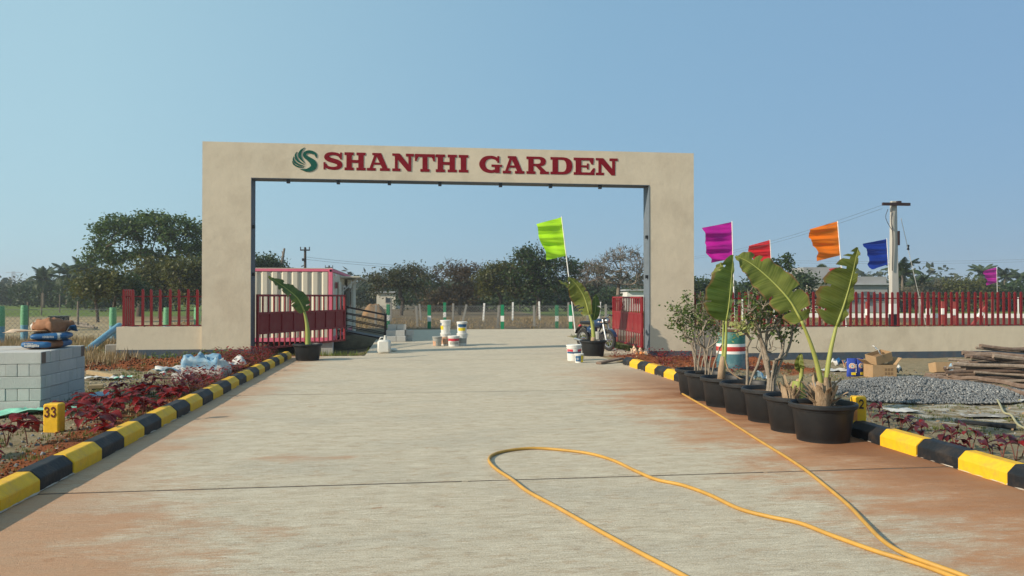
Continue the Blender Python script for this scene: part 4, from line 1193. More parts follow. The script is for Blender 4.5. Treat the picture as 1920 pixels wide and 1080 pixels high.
flag('small distant magenta flag above the right fence', 1869, 501, 1870, 560, 84, 1.32, 1.6, M['flag_magenta'], seed=7)

# ------------------------------------------------------------------ site container and ramp
def pd(px, py, depth): return Vector((0, 0, CAMH)) + ray(px, py) * depth
cx1, cy0 = -2.52, 28.0
cr = empty('site_container', (cx1, cy0, 0))
tag(cr, 'cream corrugated site container with pink frame behind the gate', 'container')
CW, CL, CZ0, CZ1 = 3.5, 11.2, .06, 2.56
def corr(n0, n1, fix, axis_, z0, z1, out):
    # trapezoid corrugation along one wall
    pts = []
    t = n0
    while t < n1 - .02:
        for dt, o in ((0, 0), (.05, out), (.19, out), (.24, 0)):
            if t + dt < n1: pts.append((t + dt, o))
        t += .335
    pts.append((n1, 0))
    mb = MB()
    for (a, oa), (b, ob) in zip(pts[:-1], pts[1:]):
        if axis_ == 'x': mb.add([(a, fix + oa, z0), (b, fix + ob, z0), (b, fix + ob, z1), (a, fix + oa, z1)], [(0, 1, 2, 3)])
        else: mb.add([(fix + oa, a, z0), (fix + ob, b, z0), (fix + ob, b, z1), (fix + oa, a, z1)], [(0, 1, 2, 3)])
    return mb
corr(-CW + .12, -.13, .05, 'x', CZ0 + .14, CZ1 - .12, -.045).build('end_wall', M['cream'], cr, fix=False)
corr(.13, CL - .12, -.05, 'y', CZ0 + .14, CZ1 - .12, .02).build('side_wall', M['cream'], cr, fix=False)
MB().box((-CW / 2 - .06, CL / 2, (CZ0 + CZ1) / 2), (CW - .32, CL - .2, CZ1 - CZ0 - .1)).build('body', M['cream'], cr)
for xx in (-.065, -CW + .065):
    for yy in (.065, CL - .065):
        MB().box((xx, yy, (CZ0 + CZ1) / 2), (.13, .13, CZ1 - CZ0)).build('corner_post', M['pink'], cr, bevel=.01)
for zz, h in ((CZ0 + .07, .14), (CZ1 - .055, .10)):
    MB().box((-CW / 2, .06, zz), (CW - .262, .10, h)).build('end_rail', M['pink'], cr, bevel=.008)
    MB().box((-.06, CL / 2, zz), (.10, CL - .262, h)).build('side_rail', M['pink'], cr, bevel=.008)
MB().box((-CW / 2, CL / 2, CZ1 + .005), (CW - .02, CL - .02, .02)).build('roof', M['cream'], cr)
for xx in (-.07, -CW + .07):
    MB().box((xx, -.004, CZ1 - .07), (.07, .012, .07)).build('corner_casting', M['black'], cr)
for xx in (-.2, -CW + .2):
    for yy in (.3, CL * .5, CL - .3):
        MB().box((xx, yy, -.2), (.4, .3, .5)).build('support_block', M['block'], cr)
dr = MB().box((.012, 2.9, 1.15), (.05, .95, 2.0)).build('door', M['cream'], cr, bevel=.008)
MB().box((.045, 2.55, 1.1), (.03, .04, .16)).build('handle', M['steel'], dr)
for yy in (5.0, 8.2):
    wf = MB().box((.012, yy, 1.55), (.05, 1.3, 1.0)).build('window', M['white'], cr, bevel=.006)
    MB().box((.042, yy, 1.55), (.02, 1.12, .82)).build('pane', M['glass'], wf)
for yy in (1.05, 1.5):
    MB().box((.02, yy, 2.0), (.02, .24, .22)).build('notice', M['redpost'], cr)
MB().lathe([(0, .05), (.05, .04), (.05, -.03), (0, -.06)], 10, (.07, .35, 2.33)).build('lamp', M['white'], cr, smooth=True)
MB().box((.36, 6.6, 2.36), (.74, 6.2, .05)).build('canopy', M['cream'], cr, bevel=.006)
for yy in (3.8, 6.2, 9.2):
    MB().bar((.0, yy, 1.75), (.62, yy, 2.32), .035).build('canopy_strut', M['white'], cr)
MB().box((.30, 6.6, 1.2), (.05, 1.6, 2.2)).build('screen_panel', M['cream'], cr)

rm = empty('entry_ramp', (-2.35, 31.0, 0))
MB().box((0, 0, 0), (1.9, 1.25, .05)).build('deck', M['darkmetal'], rm, loc=(.75, 0, .16), rot=(0, R(11), 0))
for yy in (-.6, .6):
    for xx, z0 in ((.0, .3), (1.55, -.02)):
        MB().box((xx, yy, z0 + .48), (.06, .06, .96)).build('post', M['darkmetal'], rm)
    for k in range(4):
        MB().bar((.0, yy, 1.22 - k * .24), (1.55, yy, .90 - k * .24), .035).build('rail', M['darkmetal'], rm)
MB().bar((0, -.6, .05), (0, .6, .05), .06).build('cross_beam', M['darkmetal'], rm)
tag(rm, 'dark red steel entry ramp with railings beside the container', 'ramp')

# heap of earth far behind the fence
p = dp(702, 62)
mb = MB()
mb.grid(lambda u, v: Vector(((u - .5) * 2.1, (v - .5) * 2.2, max(-.1, 1.15 * (1 - (abs(u - .5) * 2) ** 2.2) * (1 - (abs(v - .5) * 2) ** 2) + .28 * (float(vnoise(u * 9, v * 9, 1, 4)) - .5)))), 24, 14)
M['earth_orange'] = mat('orange_earth', (.17, .12, .08), .95, .25, 2, c2=(.28, .15, .06), bump=.8, bscale=8)
tag(mb.build('earth_mound', M['earth_orange'], loc=(p.x, p.y, -.1), smooth=True), 'mound of orange earth behind the ramp and fence', 'mound')

# ------------------------------------------------------------------ back fence seen through the arch
def banded_post(px, dep, h, label, w_=.15):
    p = dp(px, dep); r = empty('fence_post', (p.x, p.y, -.05), -YAW)
    MB().box((0, 0, h * .78), (w_, w_, h * .44)).build('green_band', M['postgreen'], r, bevel=.008)
    MB().box((0, 0, h * .445), (w_ + .004, w_ + .004, h * .23)).build('white_band', M['white'], r, bevel=.008)
    MB().box((0, 0, h * .165), (w_, w_, h * .33)).build('green_band', M['postgreen'], r, bevel=.008)
    tag(r, label, 'fence post', 'green and white fence posts inside the gate')
for px, dep, h, lb in ((728, 41, 1.25, 'green and white fence post behind the grey block pile'), (805, 40, 1.23, 'green and white fence post left of the paint buckets'), (834, 47, 1.30, 'green and white fence post directly behind the paint buckets'), (942, 39.7, 1.24, 'green and white fence post under the yellow-green tree'), (1044, 40.5, 1.2, 'green and white fence post left of the lime flag pole'), (1070, 39.6, 1.24, 'green and white fence post touching the lime flag pole')):
    banded_post(px, dep, h, lb, .17)
for i, (px, dep, h, lean, m) in enumerate(((704, 46, 1.2, .04, 'concpost'), (733, 50, 1.3, .0, 'concpost'), (783, 42, 1.2, -.05, 'concpost'), (790, 52, 1.2, -.10, 'concpost'), (849, 50, 1.25, .03, 'concpost'), (866, 46, 1.25, .22, 'concpost'), (906, 52, 1.25, .06, 'white'), (933, 41, 1.22, .05, 'concpost'), (961, 53, 1.3, .02, 'white'), (1002, 43, 1.2, -.02, 'concpost'), (1012, 54, 1.35, -.03, 'white'), (1066, 52, 1.3, 0, 'concpost'), (1102, 50, 1.2, -.05, 'concpost'), (1122, 50, 1.35, .08, 'white'), (1136, 44, 1.25, 0, 'concpost'))):
    p = dp(px, dep)
    o = MB().box((0, 0, h / 2), (.12, .12, h)).build('concrete_post', M[m], loc=(p.x, p.y, -.08), rot=(0, lean, -YAW), bevel=.008)
    tag(o, 'bare %s post, %s from the left in the fence seen through the arch' % ('whitish' if m == 'white' else 'grey concrete', ['first', 'second', 'third', 'fourth', 'fifth', 'sixth', 'seventh', 'eighth', 'ninth', 'tenth', 'eleventh', 'twelfth', 'thirteenth', 'fourteenth', 'fifteenth'][i]), 'fence post', 'bare concrete posts inside the gate')
def chainlink(name, label, a, b, h, pitch=.11, rad=.0045, z0=.0):
    a, b = Vector(a), Vector(b); d = b - a; Lg = d.length; d.normalize()
    mb = MB()
    t = -h
    while t < Lg:
        for s in (0, 1):
            t0, t1 = t, t + h
            za, zb = (0, h) if s == 0 else (h, 0)
            c0, c1 = max(0, t0), min(Lg, t1)
            if c1 - c0 < .02: continue
            f0, f1 = (c0 - t0) / h, (c1 - t0) / h
            p0 = a + d * c0 + Vector((0, 0, z0 + za + (zb - za) * f0)); p1 = a + d * c1 + Vector((0, 0, z0 + za + (zb - za) * f1))
            mb.tube([p0 - a, p1 - a], rad, 3, cap=False)
        t += pitch
    r = empty(name, a)
    me_ = mb.build('wire_mesh', M['wire'], r, fix=False); me_['kind'] = 'stuff'
    for z in (0.0, h):
        MB().tube([Vector((0, 0, z0 + z)), d * Lg + Vector((0, 0, z0 + z))], .008, 4, cap=False).build('tension_wire', M['wire'], r)
    return tag(r, label, 'fence')
a, b = dp(690, 40.6), dp(1150, 40.2)
chainlink('wire_fence', 'chain-link fence across the road end inside the gate', a, b, 1.12, .14, .006)

# grey blocks by the ramp
pbk = gp(752, 641)
blk = MB().box((0, 0, 0), (.32, .2, .2)).mesh('concrete_block', M['block'], bevel=.008)
for i, (dx, dy, dz, rz) in enumerate(((-.42, 0, .1, .02), (0, 0, .1, -.03), (.03, .32, .1, .05), (-.40, .30, .1, 0), (-.46, .12, .3, .04), (-.04, .12, .3, -.02), (.10, .38, .3, .1), (.02, .22, .5, .03), (-.40, .25, .5, 0), (.30, .45, .1, .02), (.32, .42, .3, .5))):
    o = link('concrete_block', blk, None, (pbk.x + dx * .8, pbk.y + .15 + dy, dz), (0, 0, rz))
    tag(o, 'grey concrete block in the small pile beside the ramp', 'block', 'small pile of grey blocks inside the gate')

# ------------------------------------------------------------------ paint buckets and cans
def bucket(name, label, loc, r0, h, bands, lid=True, body='tin', rz=0.0, group=None):
    o = empty(name, loc, rz)
    rt, rb = r0, r0 * .88
    MB().lathe([(0, .004), (rb, 0), (rb * 1.01, .01), (rt, h * .93), (0, h * .93)], 24).build('bucket_body', M[body], o, smooth=35)
    MB().lathe([(rt + .001, h * .80), (rt + .010, h * .80), (rt + .010, h * .83), (rt + .001, h * .83)], 24).build('ridge', M[body], o, smooth=35)
    if lid:
        MB().lathe([(rt, h * .90), (rt + .013, h * .90), (rt + .013, h * .985), (rt - .006, h), (rt - .02, h * .975), (0, h * .975)], 24).build('lid', M[body], o, smooth=35)
    for (z0, z1, a0, a1, m) in bands:
        mb = MB(); n = max(2, int((a1 - a0) / 12))
        def fn(u, v):
            z = h * (z0 + (z1 - z0) * v); rr_ = rb + (rt - rb) * (z / (h * .93)) + .003; a = R(a0 + (a1 - a0) * u)
            return Vector((rr_ * math.cos(a), rr_ * math.sin(a), z))
        mb.grid(fn, n, 2); mb.build('label_band', M[m], o, smooth=True)
    mb = MB(); mb.tube([Vector((math.cos(a) * (rt + .016), math.sin(a) * (rt + .016) * 1.0, h * .80 - .11 * math.sin(a - math.pi) if a > math.pi else h * .80)) for a in [math.pi + math.pi * k / 10 for k in range(11)]], .004, 4)
    mb.build('wire_handle', M['wire'], o)
    return tag(o, label, 'bucket', group)
b1 = gp(836, 648); b2 = gp(867, 648.5); b3 = gp(820, 649); b4 = gp(851, 649.5)
bucket('paint_bucket', 'white paint bucket standing under the taller stacked bucket', (b1.x, b1.y + .2, 0), .165, .41, [(.1, .7, 200, 340, 'tinorange')])
bucket('paint_bucket', 'tall white paint bucket stacked highest with blue and yellow print', (b1.x, b1.y + .2, .41), .168, .42, [(.58, .78, 185, 215, 'tinblue'), (.25, .55, 185, 240, 'tinyellow')])
bucket('paint_bucket', 'scuffed grey bucket under the blue and yellow labelled bucket', (b2.x, b2.y + .2, 0), .165, .40, [(.2, .6, 200, 330, 'tingrey')], body='tin')
bucket('paint_bucket', 'white paint bucket with broad blue and yellow labels on top of a grey one', (b2.x, b2.y + .2, .40), .165, .38, [(.55, .80, 215, 330, 'tinblue'), (.22, .48, 215, 310, 'tinyellow')])
bucket('paint_tin', 'small grimy grey and orange paint tin at the left of the buckets', (b3.x, b3.y + .1, 0), .150, .31, [(.05, .55, 190, 250, 'tinorange'), (.4, .6, 250, 340, 'tingrey')], body='tingrey')
bucket('paint_bucket', 'short white bucket with red band in front of the stacked buckets', (b4.x, b4.y + .1, 0), .185, .34, [(.5, .74, 190, 350, 'tinred'), (.18, .42, 220, 330, 'tingrey')])
b5 = gp(1079, 677); b6 = gp(1086, 680)
bucket('paint_bucket', 'white bucket with red and blue bands beside the right banana pot', (b5.x, b5.y + .18, 0), .185, .40, [(.58, .72, 190, 250, 'tinred'), (.58, .72, 290, 345, 'tinred'), (.46, .57, 190, 350, 'tinblue')])
bucket('paint_tin', 'small yellow and blue tin in front of the red-banded bucket', (b6.x, b6.y + .02, 0), .105, .22, [(.05, .88, 285, 375, 'tinyellow'), (.15, .75, 205, 282, 'tinblue'), (.3, .55, 225, 255, 'tin')])
jc = gp(720, 663)
r = empty('jerrycan', (jc.x, jc.y + .15, 0), -.1)
MB().box((0, 0, .19), (.36, .26, .38)).build('can_body', M['jerry'], r, bevel=.05, smooth=40)
MB().lathe([(.05, .36), (.05, .43), (.035, .44), (.035, .50), (0, .505)], 14, (.03, 0, 0)).build('neck', M['jerry'], r, smooth=35)
MB().tube([(-.14, 0, .37), (-.10, 0, .44), (.0, 0, .45)], .02, 8).build('handle', M['jerry'], r, smooth=True)
tag(r, 'white plastic jerrycan standing on the road by the ramp', 'jerrycan')
p = gp(737, 659)
tag(MB().lathe([(0, -.13), (.045, -.125), (.05, .05), (.03, .09), (.018, .10), (.018, .13), (0, .13)], 12).build('bottle', M['jerry'], loc=(p.x, p.y, .05), rot=(R(90), 0, R(70)), smooth=40), 'white plastic bottle lying beside the jerrycan', 'bottle')

# ------------------------------------------------------------------ motorcycle
mp = gp(1148, 657)
bk = empty('motorcycle', (mp.x - .42, mp.y + .35, 0), R(-66))          # +x is forward
def wheel(x, rad):
    wh = MB().lathe([(rad - .10, -.03), (rad - .02, -.045), (rad, 0), (rad - .02, .045), (rad - .10, .03), (rad - .10, -.03)], 28).build('wheel', M['tyre'], bk, loc=(x, 0, rad), rot=(R(90), 0, 0), smooth=True)
    MB().lathe([(rad - .125, -.02), (rad - .095, -.025), (rad - .095, .025), (rad - .125, .02), (rad - .125, -.02)], 28).build('rim', M['steel'], wh)
    mb = MB()
    for k in range(9):
        a = k * 2 * math.pi / 9
        mb.tube([(.03 * math.cos(a), .03 * math.sin(a), 0), ((rad - .11) * math.cos(a + .15), (rad - .11) * math.sin(a + .15), 0)], .006, 4)
    mb.build('spokes', M['steel'], wh)
    MB().lathe([(0, -.06), (.045, -.06), (.045, .06), (0, .06)], 12).build('hub', M['steel'], wh)
wheel(.63, .31); wheel(-.63, .31)
def ell(name, c, s, m, par=bk, rot=(0, 0, 0), n=14):
    mb = MB()
    mb.grid(lambda u, v: Vector((s[0] * math.cos(math.pi * (v - .5)) * math.cos(2 * math.pi * u), s[1] * math.cos(math.pi * (v - .5)) * math.sin(2 * math.pi * u), s[2] * math.sin(math.pi * (v - .5)))), n, n // 2)
    return mb.build(name, m, par, loc=c, rot=rot, smooth=True)
for s in (-1, 1):
    MB().tube([(.63, s * .085, .31), (.50, s * .085, .70), (.43, s * .07, .92)], [.028, .028, .022], 8).build('fork', M['steel'], bk, smooth=40)
ell('fuel_tank', (.12, 0, .80), (.30, .16, .14), M['bikeblue'], rot=(0, R(-8), 0))
MB().box((-.36, 0, .80), (.62, .24, .10)).build('seat', M['black'], bk, bevel=.035, smooth=40)
ell('side_cover', (-.18, 0, .60), (.20, .15, .13), M['bikeblue'])
MB().box((.08, 0, .42), (.34, .24, .26)).build('engine', M['tingrey'], bk, bevel=.04)
MB().tube([(.40, 0, .88), (.15, 0, .52), (-.10, 0, .32), (-.45, 0, .62), (.1, 0, .74)], .022, 6).build('frame', M['black'], bk)
MB().tube(smooth_path([(.30, -.36, 1.02), (.36, -.22, 1.06), (.42, -.08, .97), (.42, .08, .97), (.36, .22, 1.06), (.30, .36, 1.02)], 5), .012, 6).build('handlebar', M['steel'], bk, smooth=True)
for s in (-1, 1):
    MB().tube([(.30, s * .27, 1.045), (.28, s * .40, 1.02)], .02, 8).build('grip', M['black'], bk)
    MB().tube([(.36, s * .24, 1.06), (.34, s * .30, 1.22)], .006, 4).build('mirror_stem', M['black'], bk)
    ell('mirror', (.34, s * .31, 1.24), (.015, .065, .04), M['black'])
    ell('indicator', (.47, s * .15, .84), (.03, .03, .025), M['tinorange'])
hl = ell('headlamp', (.52, 0, .88), (.09, .10, .10), M['black'])
ell('lens', (.57, 0, .88), (.05, .08, .08), M['steel'])
MB().grid(lambda u, v: Vector((.63 + .345 * math.cos(R(20 + 130 * u)), (v - .5) * .13, .31 + .345 * math.sin(R(20 + 130 * u)))), 12, 3).build('front_mudguard', M['bikeblue'], bk, smooth=True)
MB().grid(lambda u, v: Vector((-.63 + .36 * math.cos(R(10 + 150 * u)), (v - .5) * .15, .33 + .36 * math.sin(R(10 + 150 * u)))), 12, 3).build('rear_mudguard', M['black'], bk, smooth=True)
MB().tube([(.15, -.13, .30), (-.2, -.17, .24), (-.80, -.19, .30)], [.022, .035, .04], 8).build('exhaust', M['steel'], bk, smooth=40)
MB().tube([(-.05, .12, .28), (-.12, .24, .02)], .012, 6).build('side_stand', M['steel'], bk)
ell('tail_lamp', (-.78, 0, .70), (.05, .06, .04), M['tinred'])
tag(bk, 'blue and black motorcycle parked behind the right banana pot', 'motorcycle')

# ------------------------------------------------------------------ potted plants
POTP = [(0, .02), (.265, .02), (.272, 0), (.280, .0), (.283, .045), (.290, .055), (.325, .335), (.334, .34), (.336, .36), (.362, .365), (.370, .375), (.370, .405), (.360, .418), (.345, .418), (.332, .40), (.328, .34)]
pot_me = MB().lathe(POTP, 40).mesh('pot', M['pot'], smooth=35)
soil_mb = MB()
soil_mb.grid(lambda u, v: Vector((.333 * v * math.cos(2 * math.pi * u), .333 * v * math.sin(2 * math.pi * u), .355 + .025 * (float(vnoise(u * 22, v * 6, 1, 2)) - .5) + .02 * (1 - v))), 28, 7)
soil_me = soil_mb.mesh('soil', M['potsoil'], smooth=True)
def potted(name, label, px, depth, rz=0.0, sc=1.0, cat='potted plant', group=None):
    p = dp(px, depth)
    r = empty(name, (p.x, p.y, 0), rz)
    link('pot', pot_me, r, scale=(sc, sc, sc)); link('soil', soil_me, r, scale=(sc, sc, sc))
    return tag(r, label, cat, group)

def uvmesh(name, vs_, fs_, uvs, m, smooth=True):
    me_ = bpy.data.meshes.new(name); me_.from_pydata([tuple(v) for v in vs_], [], fs_)
    ul = me_.uv_layers.new(name='UVMap')
    for lp in me_.loops: ul.data[lp.index].uv = uvs[lp.vertex_index]
    me_.materials.append(m)
    if smooth: me_.polygons.foreach_set('use_smooth', [True] * len(me_.polygons))
    me_.update(); return me_

def banana_leaf(root, mid, width, nrm, foldL=.15, foldR=.15, wl=1.0, wr=1.0, m='banana', seed=0, splits=6, petiole=None, pr=.02):
    # mid: world points of the midrib, leaf base to tip; nrm: which way the upper face looks
    rr = random.Random(seed)
    o = Vector(root.location)
    C = [p - o for p in smooth_path(mid, 12)]
    n = len(C) - 1
    nrm = Vector(nrm).normalized()
    vs_, uvs, rows = [], [], []
    m_ = 7
    notch = {}
    for _ in range(splits): notch[(rr.randint(3, n - 3), rr.choice((-1, 1)))] = rr.uniform(.25, .7)
    phase = rr.uniform(0, 6)
    for i, c in enumerate(C):
        t = i / n
        T_ = (C[min(i + 1, n)] - C[max(i - 1, 0)]).normalized()
        N_ = (nrm - T_ * nrm.dot(T_)).normalized()
        S = T_.cross(N_)
        hw = width * .5 * max(.02, math.sin(math.pi * min(1, (t * .97 + .03)) ** .72)) ** .62
        row = []
        for k in range(-m_, m_ + 1):
            s = k / m_
            ww = hw * (wl if s < 0 else wr)
            ed = 1.0 + .018 * math.sin(i * .9 + phase + (3 if s > 0 else 0)) * abs(s)
            nt = notch.get((i, -1 if s < 0 else 1), 0)
            if abs(s) > 1 - nt and nt: ed *= 1 - .20 * (abs(s) - (1 - nt)) / nt
            fd = foldL if s < 0 else foldR
            a = fd * 1.2
            x = s * ww * ed * math.cos(a); z = abs(s) * ww * math.sin(a) - .12 * ww * s * s + .018 * abs(s) * math.sin(t * 26 + phase + (1.7 if s > 0 else 0)) + .010 * abs(s) * math.sin(t * 61 + phase)
            vs_.append(c + S * x + N_ * z); uvs.append((s, t * 1.0)); row.append(len(vs_) - 1)
        rows.append(row)
    fs_ = []
    for i in range(n):
        for k in range(2 * m_):
            sm_ = (k + .5) / m_ - 1
            nt = notch.get((i, -1 if sm_ < 0 else 1), 0)
            if nt and abs(sm_) > 1 - nt: continue          # a tear along a vein
            fs_.append((rows[i][k], rows[i][k + 1], rows[i + 1][k + 1], rows[i + 1][k]))
    lf = link('leaf_blade', uvmesh('leaf_blade', vs_, fs_, uvs, M[m]), root)
    MB().tube(C[::3], [max(.003, pr * .75 * (1 - q / (len(C[::3]) - 1)) ** .8) for q in range(len(C[::3]))], 6).build('midrib', M['petiole'], lf, smooth=True)
    if petiole:
        Pp = [p - o for p in smooth_path(petiole, 8)]
        MB().tube(Pp, [pr * 1.9 - (pr * 1.1) * (q / (len(Pp) - 1)) ** .7 for q in range(len(Pp))], 9).build('petiole', M['petiole'], root, smooth=True)
    return lf

def sheath_fan(root, cx, cy, n, h0, h1, seed, spread=(.05, .20), zb=.36):
    rr = random.Random(seed)
    for i in range(n):
        a = i * 2 * math.pi / n + rr.uniform(-.2, .2)
        h = rr.uniform(h0, h1); out = rr.uniform(*spread); w_ = rr.uniform(.035, .07)
        ca, sa = math.cos(a), math.sin(a)
        mb = MB()
        def fn(u, v):
            rad = .055 + out * u ** 1.3 + .02 * math.sin(u * 5 + i)
            ww = w_ * (1 - .55 * u) * (v - .5)
            cup = .02 * (1 - (2 * v - 1) ** 2) * (1 - u * .5)
            rag = h * u * (1 - .12 * rr.random() * (u > .9))
            return Vector((cx + ca * (rad + cup) - sa * ww * 2, cy + sa * (rad + cup) + ca * ww * 2, zb + rag))
        mb.grid(fn, 5, 4)
        mb.build('dry_sheath', M['dryleaf'], root, smooth=True, fix=False)

D7 = 8.97
r7 = potted('potted_banana', 'nearest potted banana with two big leaves and dry sheaths', 1542, D7, 0, 1.0, group='black pots in a row along the right kerb')
vn = -Vector((ray(1500, 560).x, ray(1500, 560).y, 0)).normalized()
rt_ = Vector((math.cos(YAW), -math.sin(YAW), 0))
banana_leaf(r7, [pd(1503, 602, D7 - .02), pd(1478, 560, D7 + .04), pd(1440, 520, D7 + .12), pd(1405, 492, D7 + .18), pd(1379, 480, D7 + .22)], .46, vn * .8 + Vector((0, 0, .75)), .10, .12, seed=2, splits=7,
            petiole=[pd(1543, 752, D7), pd(1536, 700, D7), pd(1522, 650, D7 - .02), pd(1503, 602, D7 - .05)], pr=.021)
banana_leaf(r7, [pd(1568, 612, D7 + .02), pd(1583, 570, D7), pd(1597, 520, D7 - .02), pd(1609, 464, D7 - .05)], .60, vn + Vector((0, 0, .1)) + rt_ * .75, -.10, .5, wl=1.15, wr=.25, seed=5, splits=8,
            petiole=[pd(1549, 752, D7), pd(1550, 710, D7), pd(1557, 660, D7 + .01), pd(1568, 612, D7 + .02)], pr=.023)
sheath_fan(r7, 0, 0, 20, .14, .34, 3, (.06, .24))
sheath_fan(r7, 0, 0, 8, .26, .42, 13, (.02, .06))
D6 = 9.6
r6 = potted('potted_banana', 'potted cut banana stump with one yellow-green shoot', 1490, D6, group='black pots in a row along the right kerb')
c6 = pd(1497, 735, D6) - Vector(r6.location)
MB().tube([(c6.x, c6.y, .34), (c6.x, c6.y, .5), (c6.x + .01, c6.y, .58)], [.085, .08, .075], 10).build('cut_stem', M['banana2'] if False else M['petiole'], r6, smooth=40)
MB().tube(smooth_path([(c6.x + .02, c6.y, .5), (c6.x + .04, c6.y, .7), (c6.x + .03, c6.y, .84)], 5), [.026] * 6 + [.03, .03, .03, .03, .02], 8).build('shoot', M['petiole'], r6, smooth=True)
banana_leaf(r6, [Vector(r6.location) + Vector((c6.x + .03, c6.y, .72)), Vector(r6.location) + Vector((c6.x - .01, c6.y - .04, .80)), Vector(r6.location) + Vector((c6.x + .02, c6.y - .03, .92))], .13, vn, .4, .4, seed=8, splits=0, pr=.008)
sheath_fan(r6, c6.x - .09, c6.y, 14, .16, .30, 6, (.03, .14))
D3 = 11.77
r3 = potted('potted_banana', 'potted banana with one tall upright leaf in the middle of the row', 1360, D3, group='black pots in a row along the right kerb')
banana_leaf(r3, [pd(1362, 602, D3), pd(1367, 570, D3 - .02), pd(1371, 525, D3 - .03), pd(1375, 478, D3 - .05)], .74, vn + rt_ * .55, -.05, .6, wl=1.0, wr=.12, m='banana2', seed=11, splits=6,
            petiole=[pd(1352, 735, D3), pd(1358, 680, D3), pd(1361, 640, D3), pd(1362, 602, D3)], pr=.02)
banana_leaf(r3, [pd(1357, 590, D3 + .12), pd(1352, 550, D3 + .15), pd(1348, 515, D3 + .16), pd(1352, 492, D3 + .18)], .30, vn + rt_ * -.5, .1, .2, seed=12, splits=2, m='banana',
            petiole=[pd(1352, 735, D3 + .05), pd(1355, 660, D3 + .08), pd(1357, 590, D3 + .12)], pr=.013)
c3 = pd(1352, 720, D3) - Vector(r3.location)
MB().tube([(c3.x, c3.y, .34), (c3.x + .01, c3.y, .55), (c3.x + .03, c3.y, .72)], [.06, .05, .035], 9).build('stem', M['dryleaf'], r3, smooth=True)
MB().tube(smooth_path([(c3.x + .05, c3.y - .02, .70), (c3.x + .10, c3.y - .05, .52), (c3.x + .25, c3.y - .1, .40), (c3.x + .34, c3.y - .12, .38)], 5), .012, 5).build('dry_stalk', M['dryleaf'], r3, smooth=True)
DL = 20.1
rl = potted('potted_banana', 'potted banana with one leaf bent left beside the left kerb end', 577, DL)
banana_leaf(rl, [pd(571, 585, DL), pd(558, 560, DL), pd(535, 540, DL - .1), pd(503, 518, DL - .2)], .62, vn * .5 + Vector((.35, 0, .8)), .15, .15, m='banana2', seed=21, splits=10,
            petiole=[pd(578, 648, DL), pd(577, 625, DL), pd(575, 605, DL), pd(571, 585, DL)], pr=.042)
DR = 21.7
rr5 = potted('potted_banana', 'potted banana with drooping leaf beside the motorcycle', 1112, DR)
banana_leaf(rr5, [pd(1105, 590, DR), pd(1096, 558, DR), pd(1082, 535, DR - .05), pd(1066, 519, DR - .1)], .62, vn * .7 + Vector((-.2, 0, .6)), .05, .1, wl=1.2, wr=.5, m='banana', seed=23, splits=7,
            petiole=[pd(1113, 645, DR), pd(1113, 625, DR), pd(1110, 605, DR), pd(1105, 590, DR)], pr=.036)
banana_leaf(rr5, [pd(1082, 545, DR + .1), pd(1068, 537, DR + .1), pd(1047, 526, DR + .1)], .26, vn * .5 + Vector((0, 0, 1)), .1, .1, seed=24, splits=2, petiole=[pd(1112, 645, DR + .1), pd(1108, 600, DR + .1), pd(1098, 560, DR + .1), pd(1082, 545, DR + .1)], pr=.018)
banana_leaf(rr5, [pd(1113, 600, DR + .2), pd(1117, 575, DR + .2), pd(1117, 552, DR + .25)], .28, vn + Vector((.3, 0, 0)), .2, .2, m='banana2', seed=25, splits=2, petiole=[pd(1114, 645, DR + .1), pd(1114, 620, DR + .15), pd(1113, 600, DR + .2)], pr=.016)
MB().tube([(0, 0, .34), (.01, 0, .5)], [.08, .06], 8).build('stem', M['dryleaf'], rr5, smooth=True)

def shrub(root, trunks, lobes, r0, per, size, spread, seed, leaf='leaf_shrub', step=.12, jit=.16, rmin=.004, twigs=2, wood='bark_grey'):
    rg = np.random.default_rng(seed)
    for ti, (tr, lb) in enumerate(zip(trunks, lobes)):
        pts = []
        for (cx, cy, cz, rx, ry, rz_, n) in lb:
            d = rg.normal(size=(n, 3)); d /= np.linalg.norm(d, axis=1)[:, None]
            pts.append(np.array([cx, cy, cz]) + d * (rg.uniform(.3, 1, size=n) ** .6)[:, None] * np.array([rx, ry, rz_]))
        P_, par, cnt, lf = skeleton(rg, tr, np.concatenate(pts), step, jit, lift=.1)
        for i in list(lf):
            for _ in range(twigs):
                d = P_[i] - P_[par[i]]; d = d / (np.linalg.norm(d) + 1e-6) + rg.normal(size=3) * .6 + np.array([0, 0, .2])
                d /= np.linalg.norm(d); j = i; p = P_[i].copy(); ln = step * rg.uniform(.6, 1.4)
                for q in range(2):
                    p = p + d * ln * .5; P_.append(p); par.append(j); cnt.append(1); j = len(P_) - 1
        link('stem', wood_mesh('stem', P_, par, cnt, r0, M[wood], rmin, .55), root)
        if per:
            cen = np.array([P_[i] for i in lf])
            v, f = leaf_quads(rg, cen, spread, per, size, .6)
            link('foliage', npmesh('foliage', v, f, M[leaf]), root)
D5 = 10.35
r5 = potted('potted_shrub', 'potted shrub with a thick twisted grey trunk and dense twigs', 1444, D5, group='black pots in a row along the right kerb')
tr5, lb5 = [], []
_r = random.Random(55)
for k in range(9):
    a = k * .7; ox, oy = .045 * math.cos(a), .045 * math.sin(a); fx = (k / 8 - .5) * .62; fy = _r.uniform(-.16, .16)
    tr5.append([(ox, oy, .34), (ox * .5 + fx * .10, oy * .5, .52), (ox + fx * .35, oy + fy * .4, .78)])
    lb5.append([(fx * 1.05, fy, 1.36 + _r.uniform(-.08, .22) - .30 * abs(fx), .13, .13, .36, 10)])
shrub(r5, tr5, lb5, .018, 12, .052, .12, 5, step=.09, twigs=3, rmin=.0028)
D4 = 11.05
r4 = potted('potted_shrub', 'potted thin shrub topped by pale yellow-green leaves', 1400, D4, group='black pots in a row along the right kerb')
